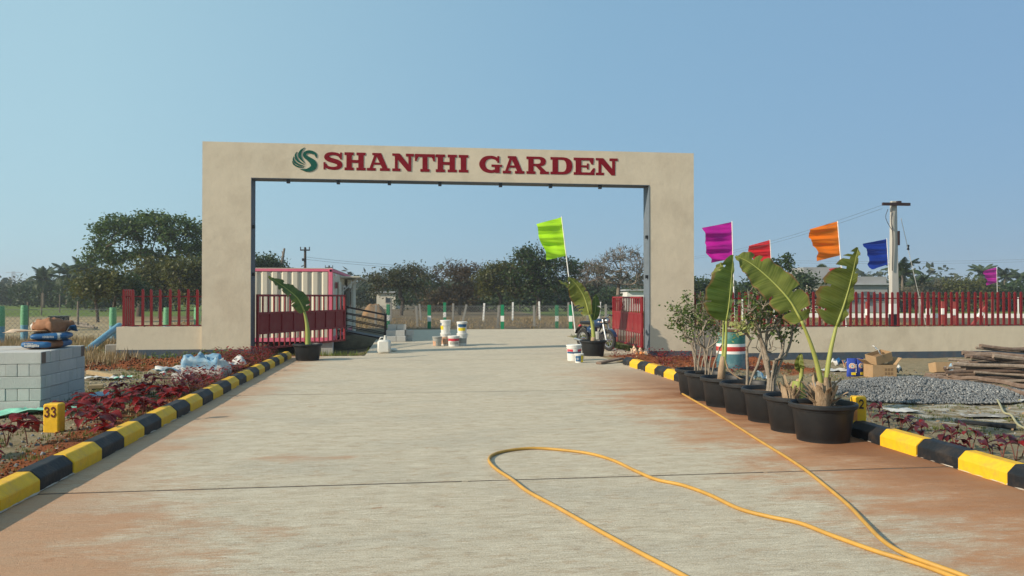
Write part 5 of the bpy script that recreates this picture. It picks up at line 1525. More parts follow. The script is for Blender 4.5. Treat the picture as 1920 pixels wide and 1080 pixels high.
shrub(r4, [[(.0, 0, .34), (.01, 0, .6), (.0, 0, .9)], [(.02, 0, .34), (.08, 0, .5), (.16, 0, .66)]], [[(-.02, 0, 1.15, .20, .15, .16, 16)], [(.28, 0, .92, .16, .15, .18, 12)]], .020, 0, .05, .1, 6, step=.09, twigs=2)
rg = np.random.default_rng(4)
v, f = leaf_quads(rg, np.array([(-.02, 0, 1.20), (-.14, 0, 1.14), (.10, .03, 1.18), (-.08, -.05, 1.24)]), .16, 40, .07, .6)
link('foliage', npmesh('foliage', v, f, M['leaf_lime']), r4)
D2 = 12.47
r2 = potted('potted_shrub', 'potted twiggy shrub second from the far end of the row', 1328, D2, group='black pots in a row along the right kerb')
tr5, lb5 = [], []
for k in range(6):
    a = k * 1.05; ox, oy = .05 * math.cos(a), .05 * math.sin(a); fx = (k / 5 - .5) * .62; fy = _r.uniform(-.16, .16)
    tr5.append([(ox, oy, .34), (ox + fx * .15, oy, .55), (ox + fx * .4, oy + fy * .4, .80)])
    lb5.append([(fx, fy, 1.22 + _r.uniform(-.05, .12), .13, .13, .36, 9)])
shrub(r2, tr5, lb5, .013, 9, .052, .12, 7, step=.10, twigs=3, rmin=.0028)
D1 = 13.12
r1 = potted('potted_shrub', 'potted leafy shrub at the far end of the row', 1308, D1, group='black pots in a row along the right kerb')
tr5, lb5 = [], []
for k in range(6):
    a = k * 1.05; ox, oy = .05 * math.cos(a), .05 * math.sin(a); fx = (k / 5 - .55) * .66; fy = _r.uniform(-.16, .16)
    tr5.append([(ox, oy, .34), (ox + fx * .15, oy, .55), (ox + fx * .45, oy + fy * .4, .82)])
    lb5.append([(fx, fy, 1.28 + _r.uniform(-.05, .15), .14, .13, .32, 9)])
shrub(r1, tr5, lb5, .014, 20, .058, .14, 8, step=.10, twigs=2, rmin=.0035)

# ------------------------------------------------------------------ block stack with cement sacks, left
CH = .168
sx, sy = -4.97, 11.74
names = ['top', 'second', 'middle', 'fourth', 'bottom']
rr = random.Random(8)
mesh_x = [MB().box((0, 0, 0), (.596, .148, CH - .004)).mesh('block', m, bevel=.006) for m in (M['block2'], M['block'], M['block_brown'])]
_bm = mesh_x[0].copy(); _bm.materials.append(M['block_brown'])
for _p in _bm.polygons:
    if _p.normal.x > .9: _p.material_index = 1
mesh_x[2] = _bm
mesh_y = [MB().box((0, 0, 0), (.148, .596, CH - .004)).mesh('block', m, bevel=.006) for m in (M['block2'], M['block'])]
half_y = MB().box((0, 0, 0), (.148, .308, CH - .004)).mesh('block', M['block'], bevel=.006)
for c in range(5):
    z = hz(-5.2, 12.4) * 0 + CH * (4 - c) + CH / 2
    ex = rr.uniform(-.012, .012)
    if c % 2 == 0:
        for j in range(10):
            for i in range(2):
                if c > 0 and i > 0 and j > 0: continue
                y_ = sy + .075 + j * .152
                brown = c == 0 and i == 0 and j in (0, 9)
                o = link('block', mesh_x[2 if brown else rr.randint(0, 1)], None, (sx - .3 - i * .6 + ex + rr.uniform(-.008, .008), y_, z), (0, 0, rr.uniform(-.01, .01)))
                lb = 'pale grey block in the %s course of the large stack' % names[c]
                if brown: lb = ('brown-stained block at the near corner of the stack top' if j == 0 else 'brown-stained block at the far corner of the stack top')
                tag(o, lb, 'block', 'grey blocks of the large stack on the left verge')
    else:
        for i in range(8):
            for j in range(3):
                if i > 0 and j > 0: continue
                o = link('block', half_y if j == (2 if c == 1 else 0) and i == 0 else mesh_y[rr.randint(0, 1)], None, (sx - .075 - i * .152 + ex * .5, sy + (((.3, .90, 1.36) if c == 1 else (.155, .61, 1.21))[j] if i == 0 else .3) + rr.uniform(-.004, .004), z), (0, 0, rr.uniform(-.01, .01)))
                tag(o, 'pale grey block in the %s course of the large stack' % names[c], 'block', 'grey blocks of the large stack on the left verge')
def sack(name, label, loc, size, rz, seed, zones, mats, tilt=(0, 0), crump=0.0):
    w_, l_, h_ = size
    mb = MB(); nu, nv = 40, 22
    def fn(u, v):
        a = 2 * math.pi * u; b_ = math.pi * (v - .5)
        def se(x, e): return math.copysign(abs(x) ** e, x)
        x = w_ / 2 * se(math.cos(b_), .55) * se(math.cos(a), .35); y = l_ / 2 * se(math.cos(b_), .55) * se(math.sin(a), .35); z = h_ / 2 * se(math.sin(b_), .75)
        n_ = float(vnoise(x * 9 + seed, y * 9 + z * 7, 1, seed)) - .5
        n2_ = float(vnoise(x * 22 + seed, y * 22 + z * 30, 1, seed + 5)) - .5
        cr = crump
        return Vector((x * (1 + (.08 + .3 * cr) * n_ + .10 * cr * n2_), y * (1 + (.07 + .3 * cr) * n_), z * (1 + (.30 + .9 * cr) * n_ + (.15 + .8 * cr) * n2_)))
    mb.grid(fn, nu, nv)
    mb.mi = []
    for f_ in mb.f:
        c = sum((Vector(mb.v[i]) for i in f_), Vector()) / 4
        k = 0
        for (zn, test) in zones:
            if test(c.x / w_, c.y / l_, c.z / h_): k = zn
        mb.mi.append(k)
    o = mb.mesh(name, mats, smooth=True)
    r = empty(name, loc, rz); r.rotation_euler = (tilt[0], tilt[1], rz)
    link('sack_body', o, r)
    return tag(r, label, 'sack')
ztop_s = CH * 5
# lower sack: printed end facing the road
s1 = sack('cement_sack', 'blue and brown cement sack lying flat on the block stack', (sx - .30, sy + .88, ztop_s + .065), (.46, .74, .13), R(-3), 3,
          [(1, lambda x, y, z: y < -.40), (2, lambda x, y, z: y > -.05 and x > .1), (0, lambda x, y, z: y < -.40 and (abs(z) > .34 or abs(x) > .44))], [M['kraft'], M['sackblue'], M['sackblue']])
def scribble(par, x0, x1, z0, z1, y, m, seed, rows=1):      # faded unreadable print
    r_ = random.Random(seed); x = x0
    mb = MB()
    while x < x1:
        w_ = r_.uniform(.008, .02)
        mb.box((x + w_ / 2, y, (z0 + z1) / 2 + r_.uniform(-.003, .003)), (w_, .004, (z1 - z0) * r_.uniform(.6, 1.0)))
        x += w_ + r_.uniform(.003, .008)
    return mb.build('printed_lettering', m, par)
scribble(s1, -.13, .06, -.032, .012, -.372, M['sackwhite'], 3)
scribble(s1, -.13, -.01, .018, .030, -.371, M['sackwhite'], 5)
s2 = sack('cement_sack', 'blue cement sack with white edge on top of the flat sack', (sx - .24, sy + .92, ztop_s + .18), (.50, .70, .12), R(12), 5,
          [(1, lambda x, y, z: z < .42 and (y < -.3 or x > .3)), (2, lambda x, y, z: y < -.36 and abs(x - .28) < .05)], [M['paper'], M['sackblue'], M['sackwhite']])
scribble(s2, -.06, .08, -.02, .016, -.352, M['sackwhite'], 9)
s3 = sack('crumpled_sack', 'crumpled brown paper sack heaped on top of the pile', (sx - .26, sy + .94, ztop_s + .315), (.42, .50, .17), R(-20), 11, [(1, lambda x, y, z: x < -.34)], [M['kraft'], M['sackwhite']], (0, R(-6)), 1.0)
def sheet(name, label, loc, size, mats, rz=0.0, amp=.05, fscale=.12, seed=1, n=22, cat='sheet', drape=None, fold=.0, thick=True, follow=True):
    mb = MB()
    cs, sn = math.cos(rz), math.sin(rz)
    def fn(u, v):
        x, y = (u - .5) * size[0], (v - .5) * size[1]
        e = 1 + .14 * (float(vnoise(u * 4, v * 4, 1, seed + 3)) - .5)
        x *= e; y *= e
        z = amp * (abs(float(vnoise(x, y, fscale, seed)) - .5) * 2) ** .8 + amp * .5 * float(vnoise(x, y, fscale * .45, seed + 1)) + fold * math.exp(-((u - .55) / .22) ** 2) * (1 - abs(v - .5))
        if follow: z += hz(loc[0] + x * cs - y * sn, loc[1] + x * sn + y * cs) - loc[2] + .012
        return Vector((x, y, z))
    mb.grid(fn, n, n)
    ms = mats if isinstance(mats, (list, tuple)) else [mats]
    mb.mi = []
    for f_ in mb.f:
        c = sum((Vector(mb.v[i]) for i in f_), Vector()) / 4
        mb.mi.append(int(float(vnoise(c.x + 5, c.y, size[0] * .35, seed + 7)) > .5) if len(ms) > 1 else 0)
    o = mb.build(name, ms, None, loc, (0, 0, rz), smooth=True, fix=False)
    if thick:
        sm = o.modifiers.new('thickness', 'SOLIDIFY'); sm.thickness = .004; sm.offset = 1
    return tag(o, label, cat)
sheet('paper_sheet', 'open tan paper bag draped over the left edge of the sacks', (sx - .50, sy + .80, ztop_s + .235), (.55, .42), [M['paper'], M['tan_bag']], R(8), .03, .2, 5, follow=False)
sheet('plastic_wrap', 'blue and white plastic wrap behind the crumpled brown sack', (sx - .13, sy + 1.02, ztop_s + .215), (.36, .28), [M['sackblue'], M['sackwhite']], R(15), .10, .12, 8, follow=False)
p = gp(30, 783); sheet('green_tarp', 'pale green plastic sheet at the foot of the block stack', (p.x - .1, p.y + .05, .02), (1.5, .55), M['tarp_green'], R(2), .07, .12, 3)

# numbered markers
def digit(mb, ch, x0, z0, w_, h_, y):
    D_ = {'3': [[(0, .82), (.25, .98), (.6, .98), (.85, .76), (.55, .54), (.40, .53)], [(.40, .53), (.6, .52), (.9, .28), (.62, .02), (.25, .03), (0, .18)]],
          '2': [[(.03, .74), (.2, .96), (.6, .98), (.85, .74), (.65, .45), (.3, .2), (.05, .03)], [(.0, .06), (.5, .06), (.95, .06)]]}
    for k, pts in enumerate(D_[ch]):
        for q in stroke(pts, [.2] * len(pts), 5):
            mb.prism([(x0 + a * w_, z0 + b * h_) for a, b in q], lambda a, c: Vector((a, y + .002, c)), lambda a, c: Vector((a, y - .003 - .001 * k, c)))
M['digit'] = mat('digit_maroon', (.10, .012, .012), .5, .1, 5)
M['digit_black'] = mat('digit_black', (.02, .015, .015), .5, .1, 5)
p = gp(94, 818, .03)
r = empty('number_marker', (p.x + .01, p.y + .08, -.05), R(-6))
MB().box((0, 0, .2), (.175, .15, .48)).build('stone', M['ylw'], r, bevel=.014)
mb = MB(); digit(mb, '3', -.068, .30, .052, .10, -.077); digit(mb, '3', .006, .30, .052, .10, -.077); mb.build('number', M['digit'], r)
tag(r, 'yellow marker stone numbered 33 among the red plants', 'marker')
p = gp(1614, 812, .02)
r = empty('number_marker', (p.x, p.y + .05, -.05), R(-30))
MB().box((0, 0, .24), (.17, .15, .50)).build('stone', M['ylw'], r, bevel=.014)
mb = MB(); digit(mb, '2', .010, .36, .050, .095, -.077); mb.build('number', M['digit_black'], r)
MB().grid(lambda u, v: Vector((-.07 + .06 * u, -.085 - .02 * math.sin(v * 3), .42 - .26 * v)), 3, 8).build('ribbon', M['orange_bag'], r, smooth=True)
tag(r, 'yellow marker stone numbered 2 behind the nearest pot', 'marker')

# ------------------------------------------------------------------ red-leaved plants
def leafmesh(L_, W_, m, cup=.25):
    mb = MB()
    def fn(u, v):
        t = u; hw = W_ * .5 * math.sin(math.pi * t ** .85) ** .8 + .001; s = v * 2 - 1
        return Vector((L_ * t, hw * s, L_ * (.16 * math.sin(t * 2.4) - .30 * t * t) + cup * hw * abs(s)))
    mb.grid(fn, 6, 4)
    return mb.mesh('leaf', m, smooth=True, fix=False)
red_leaves = [leafmesh(.18, .11, M['leaf_red']), leafmesh(.15, .09, M['leaf_red'], .4), leafmesh(.12, .07, M['leaf_red'])]
pur_leaves = [leafmesh(.15, .085, M['leaf_purple']), leafmesh(.12, .07, M['leaf_purple'], .4), leafmesh(.09, .05, M['leaf_red'])]
M['redstem'] = mat('red_stem', (.16, .055, .04), .7, .2, 8)
def red_plant(x, y, h, n, seed, leaves, label, group, sc=1.0):
    r_ = random.Random(seed)
    r = empty('red_leaved_plant', (x, y, hz(x, y) - .01), r_.uniform(0, 6.28))
    tops = []
    mb = MB()
    for k in range(r_.choice((1, 2, 2, 3))):
        dx, dy = r_.uniform(-.09, .09), r_.uniform(-.09, .09); hh = h * r_.uniform(.65, 1.1)
        pts = [(0, 0, 0), (dx * .4, dy * .4, hh * .5), (dx, dy, hh)]
        mb.tube(pts, [.006, .005, .004], 5, cap=False); tops.append(Vector(pts[-1]))
    mb.build('stem', M['redstem'], r, fix=False)
    for i in range(n):
        t = tops[i % len(tops)]; z = t.z * (1 - .38 * (i // len(tops)) / max(1, n / len(tops)))
        s = sc * r_.uniform(.75, 1.2)
        link('leaf', leaves[r_.choice((0, 0, 1, 1, 2))], r, (t.x * z / t.z, t.y * z / t.z, z), (r_.uniform(-.4, .4), r_.uniform(-.6, .35), i * 2.4 + r_.uniform(-.4, .4)), (s, s, s))
    return tag(r, label, 'plant', group)
rr = random.Random(17)
nplant = 0
yy = 5.6
while yy < 13.2:
    for row in range(4):
        x = -3.42 - .27 * row + rr.uniform(-.14, .14) - (.12 if yy < 9 else 0); y_ = yy + rr.uniform(-.22, .22)
        u_ = 960 + FPX * (x * math.cos(YAW) - y_ * math.sin(YAW)) / (x * math.sin(YAW) + y_ * math.cos(YAW))
        if 62 < u_ < 138 and 8.2 < y_ < 10.6: continue
        if rr.random() < (.92 if yy > 9.5 else .72):
            red_plant(x, y_, rr.uniform(.13, .30), rr.randint(7, 12), nplant, red_leaves, 'small glossy red-leaved plant in the near bed beside the left kerb', 'red-leaved plants along the left kerb'); nplant += 1
    yy += .46
far_me = []
for k in range(4):
    r_ = random.Random(50 + k); mb = MB()
    for i in range(48):
        a = r_.uniform(0, 6.28); rad = .24 * math.sqrt(r_.random()); z = r_.uniform(.05, .24)
        p = Vector((rad * math.cos(a), rad * math.sin(a), z)); d = Vector((math.cos(a), math.sin(a), r_.uniform(-.3, .6))).normalized() * r_.uniform(.05, .10); q = d.cross(Vector((0, 0, 1))).normalized() * .026
        mb.add([p, p + d * .5 + q, p + d, p + d * .5 - q], [(0, 1, 2, 3)])
    far_me.append(mb.mesh('red_foliage', M['leaf_red'], fix=False))
fst = MB()
for k in range(5): fst.tube([(.02 * k - .04, .0, 0), (.06 * k - .12, .08 * math.sin(k * 2), .16)], .004, 4, cap=False)
fst_me = fst.mesh('stem', M['redstem'], fix=False)
def far_plant(x, y, sc):
    r = empty('red_leaved_plant', (x, y, hz(x, y) - .01), rr.uniform(0, 6))
    r.scale = sc
    link('stem', fst_me, r); f_ = link('foliage', far_me[rr.randint(0, 3)], r); f_['kind'] = 'stuff'
    return r
yy = 13.2
while yy < 20.9:
    for row in range(3):
        x = -3.42 - .30 * row + rr.uniform(-.12, .12); y_ = yy + rr.uniform(-.2, .2)
        o = far_plant(x, y_, (1, 1, rr.uniform(.8, 1.15)))
        tag(o, 'low red-leaved plant in the dense far bed towards the left pillar', 'plant', 'red-leaved plants towards the left pillar')
    yy += .42
for i, (px, py) in enumerate(((1668, 800), (1650, 778), (1690, 806), (1735, 818), (1712, 800), (1800, 855), (1822, 842), (1790, 836), (1862, 868), (1835, 862), (1905, 858), (1915, 845), (1880, 850), (1632, 772), (1655, 792), (1765, 832))):
    p = gp(px, py + 6, 0)
    red_plant(max(p.x, 5.36), p.y, rr.uniform(.15, .28), rr.randint(6, 9), 300 + i, pur_leaves, 'dark purple-red seedling on the right verge behind the kerb', 'purple-red seedlings on the right verge', .95)
for i in range(22):
    x = rr.uniform(5.4, 7.6); y_ = rr.uniform(16.2, 20.6)
    o = far_plant(x, y_, (.9, .9, .9))
    tag(o, 'low dark red plant in the bed below the right pillar', 'plant', 'red plants below the right pillar')

# weeds along the left wall
wm = []
for k in range(2):
    rg = np.random.default_rng(70 + k)
    v, f = leaf_quads(rg, np.array([(0, 0, .05), (.05, .02, .10), (-.04, 0, .14), (0, .02, .2)]), .12, 16, .065, .5)
    wm.append(npmesh('weed', v, f, M['weed']))
for i, px in enumerate((232, 252, 270, 290, 308, 318, 332, 346, 365, 382, 390, 402, 412, 424, 432, 440, 450, 458)):
    p = gp(px, 670 + rr.uniform(-2, 4), .02)
    x, y_ = p.x, min(p.y, 21.75)
    s = rr.uniform(.5, 1.1)
    o = empty('weed', (x, y_, hz(x, y_)), rr.uniform(0, 6)); o.scale = (s, s, s)
    link('foliage', wm[i % 2], o)['kind'] = 'stuff'
    tag(o, 'small yellow-green weed at the foot of the left wall', 'weed', 'weeds along the left wall')

# ------------------------------------------------------------------ scraps on the left verge
p = gp(384, 716)
sack('crumpled_sack', 'bulging blue and white sack lying by the left kerb plants', (p.x, p.y + .2, hz(p.x, p.y) + .16), (.78, .50, .40), R(-8), 21, [(1, lambda x, y, z: z > .05 and x < .32)], [M['sackwhite'], M['tarp_blue']], (0, R(5)), .9)
p = gp(335, 710); sheet('empty_sack', 'flattened blue and white sack beside the bulging sack', (p.x, p.y + .2, .03), (.95, .5), [M['tarp_blue'], M['sackwhite']], R(10), .14, .2, 31)
p = gp(424, 702); sheet('empty_sack', 'dirty pale sack stretched towards the arch by the kerb', (p.x, p.y + .25, .03), (.75, .40), [M['tan_bag'], M['sackwhite']], R(30), .20, .25, 33)
p = gp(340, 722); tag(boxthing('foam_block', (p.x, p.y + .1, hz(p.x, p.y) + .06), (.36, .18, .15), M['block2'], None, R(-12), .015), 'pale foam block half hidden by red plants', 'block')
p = gp(295, 716); sheet('plastic_scrap', 'small white plastic scrap left of the flattened sack', (p.x, p.y, .02), (.30, .22), M['sackwhite'], 0, .12, .1, 35)
def plank(label, a, b, w_, th, z=.02):
    a, b = Vector(a), Vector(b); d = b - a
    c = (a + b) / 2
    o = boxthing('plank', (c.x, c.y, hz(c.x, c.y) + z + th / 2), (d.length, w_, th), M['wood'], None, math.atan2(d.y, d.x), .004)
    return tag(o, label, 'plank')
plank('long wooden plank on the ground right of the block stack', gp(166, 702), gp(216, 710), .10, .08, .03)
plank('short wooden offcut on the ground beside the block stack', gp(166, 731), gp(194, 730), .16, .06)
plank('thin bleached stick of wood on the left verge', gp(196, 738), gp(240, 728), .03, .025)
p = gp(190, 712); sheet('plastic_scrap', 'white plastic scrap near the long plank', (p.x, p.y, .02), (.55, .28), M['sackwhite'], .2, .05, .1, 41)
p = gp(230, 711); sheet('plastic_scrap', 'turquoise plastic scrap near the long plank', (p.x, p.y, .02), (.32, .25), [M['tarp_green'], M['sackwhite']], .5, .05, .1, 43)
p = gp(187, 751); 
tag(MB().lathe([(0, .035), (.10, .03), (.16, .012), (.175, .0), (.165, -.006), (0, -.004)], 20).build('plate', M['tarp_blue'], loc=(p.x, p.y, hz(p.x, p.y) + .03), rot=(.1, 0, 0), smooth=True), 'pale blue plate lying on the ground by the stack', 'plate')
p = gp(211, 668); tag(boxthing('stone_block', (p.x, p.y, .14), (.30, .3, .36), M['concpost'], None, .1, .02), 'small stone block at the left end of the low wall', 'block')

# ------------------------------------------------------------------ left fence, cart, posts
def wrapped_post(px, py, dep, h, label):
    p = dp(px, dep); r = empty('wrapped_post', (p.x, p.y, 0))
    MB().tube([(0, 0, -.1), (0, 0, h * .48)], .115, 8, tw=.4).build('blue_wrap', M['wrapblue'], r, smooth=50)
    MB().tube([(0, 0, h * .48), (0, 0, h * .75), (0, 0, h)], [.117, .12, .105], 8, tw=.4).build('green_wrap', M['wrapgreen'], r, smooth=50)
    tag(r, label, 'fence post', 'green and blue wrapped posts left of the arch')
wrapped_post(2, 0, 26.5, 1.28, 'green and blue wrapped post at the left picture edge')
wrapped_post(46, 0, 27.5, 1.30, 'green and blue wrapped post behind the cement sacks')
wrapped_post(212, 0, 28, 1.22, 'green and blue wrapped post left of the red fence corner')
wrapped_post(313, 0, 29, 1.2, 'green wrapped post seen through the left red fence')
wrapped_post(370, 0, 29.5, 1.2, 'green wrapped post against the left pillar behind the fence')
a, b = dp(224, 26, .66), dp(158, 23.0, -.02)
tag(MB().tube([a, b], [.10, .10], 8).build('wrapped_brace', M['wrapblue'], smooth=50), 'blue wrapped brace leaning against the left fence corner', 'post')
a, b = dp(-60, 27.2), dp(212, 28.2); chainlink('wire_fence', 'chain-link fence between the wrapped posts on the left', a, b, 1.1, .16, .005, .05)
for i, (px, dep, h, lb) in enumerate(((146, 42, 1.35, 'grey wooden post near the cart'), (52, 44, 1.3, 'dark wooden post right of the left wrapped post'), (78, 70, 1.9, 'thin pale stake in front of the green field'), (112, 80, 1.8, 'thin pale stake below the palms'))):
    p = dp(px, dep)
    tag(MB().tube([(0, 0, -.05), (.02, 0, h)], [.06, .05], 6).build('wooden_post', M['bark_pale'], loc=(p.x, p.y, 0)), lb, 'post')
p = dp(112, 38)
r = empty('hand_cart', (p.x, p.y, 0), R(8))
MB().box((0, 0, .52), (.62, .95, .22)).build('tray', M['black'], r, bevel=.02)
MB().box((0, 0, .66), (.72, 1.05, .04)).build('tray_rim', M['black'], r, bevel=.01)
for s in (-1, 1):
    wv = MB().lathe([(.10, -.04), (.19, -.05), (.22, 0), (.19, .05), (.10, .04), (.10, -.04)], 18).build('wheel', M['tyre'], r, loc=(s * .24, -.3, .22), rot=(0, R(90), 0), smooth=True)
    MB().lathe([(0, -.03), (.10, -.03), (.10, .03), (0, .03)], 12).build('rim', M['steel'], wv)
    MB().tube([(s * .22, .4, .5), (s * .24, .5, .0)], .025, 6).build('leg', M['black'], r)
tag(r, 'small black two-wheeled cart in the dry field', 'cart')
for i, (px0, py0, px1, py1) in enumerate(((125, 608, 175, 614), (130, 612, 182, 618), (128, 605, 165, 612))):
    a, b = gp(px0, py0), gp(px1, py1); a.z = b.z = .06 + .03 * i
    tag(MB().tube([a, b], .05, 6).build('loose_pole', M['bark_pale']), 'weathered pole lying on the dry ground beside the cart', 'pole', 'loose poles beside the cart')

# ------------------------------------------------------------------ right side: drum, board, boxes, gravel, sticks
p = dp(1370, 17.9)
r = empty('oil_drum', (p.x, p.y, hz(p.x, p.y)), .3)
M['drumgreen'] = mat('drum_green', (.02, .14, .10), .5, .3, 5, c2=(.05, .20, .17), dirt=(.25, .3, .3), dirt_amt=.85)
M['drumteal'] = mat('drum_teal', (.05, .13, .16), .5, .3, 5, c2=(.10, .22, .24), dirt=(.3, .32, .32), dirt_amt=.85)
M['drumred'] = mat('drum_red', (.45, .035, .03), .5, .2, 5, dirt=(.5, .4, .35), dirt_amt=.4)
M['rustrim'] = mat('rust_rim', (.12, .055, .03), .8, .3, 9)
dr_ = .315
for nm, z0, z1, m in (('lower_band', 0, .36, 'drumteal'), ('white_band', .36, .42, 'white'), ('red_band', .42, .52, 'drumred'), ('white_band', .52, .585, 'white'), ('upper_band', .585, .86, 'drumgreen')):
    MB().lathe([(dr_, z0), (dr_ + (.006 if nm == 'red_band' else 0), (z0 + z1) / 2), (dr_, z1)], 28).build(nm, M[m], r, smooth=True)
MB().lathe([(dr_ - .02, .84), (dr_ + .012, .85), (dr_ + .012, .88), (dr_ - .01, .885), (dr_ - .03, .80), (0, .80)], 28).build('rim', M['rustrim'], r, smooth=35)
tag(r, 'green, white and red banded steel drum behind the pots', 'drum')
a, b = at(1301, 640, 21.95), at(1343, 640, 21.95)
tag(MB().box((0, 0, 0), (b.x - a.x, .05, .86)).build('grey_board', M['greyboard'], None, ((a.x + b.x) / 2, 21.93, .33), (R(-9), 0, 0), bevel=.004), 'rough grey board leaning on the wall beside the right pillar', 'board')

def carton(name, label, loc, size, rz, tilt=(0, 0), flaps=True, prnt=False):
    w_, l_, h_ = size
    r = empty(name, loc, rz); r.rotation_euler = (tilt[0], tilt[1], rz)
    th = .008
    for nm, c, s in (('side', (0, -l_ / 2, h_ / 2), (w_, th, h_)), ('side', (0, l_ / 2, h_ / 2), (w_, th, h_)), ('side', (-w_ / 2, 0, h_ / 2), (th, l_ - th, h_)), ('side', (w_ / 2, 0, h_ / 2), (th, l_ - th, h_)), ('bottom', (0, 0, th / 2), (w_ - th, l_ - th, th))):
        MB().box(c, s).build(nm, M['card'], r)
    MB().box((0, 0, h_ * .55), (w_ - .02, l_ - .02, .01)).build('inner_shade', M['card_shade_print'], r)  # dark sheet standing in for the shade inside the box
    if flaps:
        for s, ang in ((-1, 35), (1, 50)):
            MB().box((s * .10, 0, 0), (.20, l_ - .02, .006)).build('flap', M['card'], r, loc=(s * w_ / 2, 0, h_), rot=(0, R(-ang * s + (0 if s > 0 else 0)) * 1.0, 0))
    if prnt:
        mb = MB()
        for i in range(3):
            for j in range(2): mb.box((.02 + i * .07, -l_ / 2 - .006, h_ * (.35 + .3 * j)), (.05, .003, .06))
        mb.build('printed_marks', M['card_shade_print'], r)
    return tag(r, label, 'box')
zb = -.2
p = gp(1645, 706, zb); p.x += .19
carton('cardboard_box', 'open cardboard box standing behind the gravel heap', (p.x, p.y + .2, hz(p.x, p.y)), (.55, .42, .30), R(-4), prnt=True)
carton('cardboard_box', 'tilted smaller cardboard box on top of the open box', (p.x + .0, p.y + .22, hz(p.x, p.y) + .36), (.44, .34, .20), R(8), (R(6), R(-14)), flaps=False)
sheet('paper_scrap', 'pale pink paper strip sticking out of the upper box', (p.x - .12, p.y + .15, hz(p.x, p.y) + .60), (.16, .34), M['sackwhite'], R(30), .05, .1, 51, follow=False).rotation_euler = (R(35), R(40), R(20))
q = gp(1680, 700, zb)
sheet('plastic_scrap', 'white plastic sheet spilling out right of the boxes', (q.x - .1, q.y + .1, hz(q.x, q.y) + .05), (.45, .4), [M['sackwhite'], M['tarp_blue']], R(20), .2, .15, 53)
q = gp(1607, 703, zb)
M['pouchblue'] = mat('pouch_blue', (.02, .05, .30), .35, .2, 9, c2=(.05, .09, .42))
def pouch(label, loc, rz, seed):
    r = empty('laundry_bag', loc, rz)
    mb = MB()
    mb.grid(lambda u, v: Vector((.105 * math.copysign(abs(math.cos(2 * math.pi * u)) ** .5, math.cos(2 * math.pi * u)) * (1 + .05 * math.sin(v * 9 + seed)), (.055 * math.sin(2 * math.pi * u)) * math.sin(math.pi * (.12 + .80 * v)), .42 * v)), 20, 12)
    mb.build('bag_body', M['pouchblue'], r, smooth=True)
    for m, rr_, y_ in (('white', .075, -.052), ('orange_bag', .062, -.054), ('white', .045, -.056), ('tarp_blue', .025, -.058)):
        MB().prism([(rr_ * math.cos(k * .3927), .24 + rr_ * math.sin(k * .3927)) for k in range(16)], lambda a, c: Vector((a, y_ + .02, c)), lambda a, c: Vector((a, y_, c))).build('printed_ring', M[m], r)
    MB().box((.03, -.05, .07), (.10, .012, .06)).build('printed_patch', M['tinyellow'], r)
    mb = MB(); r_ = random.Random(seed)
    for k in range(6): mb.box((.092, -.030, .10 + k * .035), (.02, .03, .02))
    mb.build('printed_lettering', M['white'], r)
    return tag(r, label, 'bag')
pouch('left of two blue product bags with orange and white ring print', (q.x - .08, q.y + .1, hz(q.x, q.y)), R(-8), 1)
pouch('right of two blue product bags beside the open box', (q.x + .14, q.y + .12, hz(q.x, q.y)), R(12), 4)
for i, (px, py, w_, l_, ms, lb, cat_) in enumerate(((1572, 694, .7, .5, ['sackwhite', 'sackwhite'], 'white sheet of paper left of the blue bags', 'sheet'), (1580, 690, .5, .25, ['sackblue', 'sackwhite'], 'blue cloth crumpled on the white sheet', 'cloth'), (1596, 694, .25, .3, ['tan_bag', 'orange_bag'], 'pinkish paper scrap at the foot of the blue bags', 'scrap'), (1434, 712, .30, .35, ['tarp_blue', 'sackwhite'], 'light blue and white packet behind the twisted shrub', 'packet'), (1800, 699, .42, .35, ['tarp_blue', 'sackblue'], 'blue plastic bag in front of the wooden poles', 'bag'), (1822, 698, .5, .4, ['tarp_blue', 'tan_bag'], 'pale blue and tan bag beside the wooden poles', 'bag'), (1815, 706, .4, .25, ['orange_bag', 'orange_bag'], 'orange plastic bag under the wooden poles', 'bag'), (1203, 662, .55, .45, ['orange_bag', 'tan_bag'], 'crumpled orange bag at the foot of the right pillar', 'bag'), (1905, 752, .5, .3, ['tinyellow', 'sackwhite'], 'yellow and white scrap on the ground at the right edge', 'scrap'), (1700, 775, .5, .3, ['sackwhite', 'sackwhite'], 'white powder-smeared sheet in front of the gravel', 'sheet'), (1860, 778, .8, .35, ['sackwhite', 'concpost'], 'muddy white sheet on the right verge', 'sheet'))):
    p = gp(px, py, zb if px > 1500 else 0)
    sheet('scrap', lb, (p.x, p.y + .1, hz(p.x, p.y)), (w_, l_), [M[k] for k in ms], rr.uniform(-.4, .4), .03 if i in (0, 8, 9, 10) else .22, .14, 60 + i, cat=cat_)
p = gp(1778, 696, zb)
carton('cardboard_box', 'flattened tan cardboard box left of the wooden poles', (p.x + .1, p.y + .25, hz(p.x, p.y)), (.62, .3, .24), R(-3), (R(-12), 0), flaps=False)
p = gp(1150, 683)
tag(MB().box((0, 0, 0), (.9, .16, .05)).build('dark_board', M['stick'], None, (p.x, p.y + .3, .06), (0, R(-4), R(38)), bevel=.005), 'dark split board lying at the far end of the right kerb', 'board')
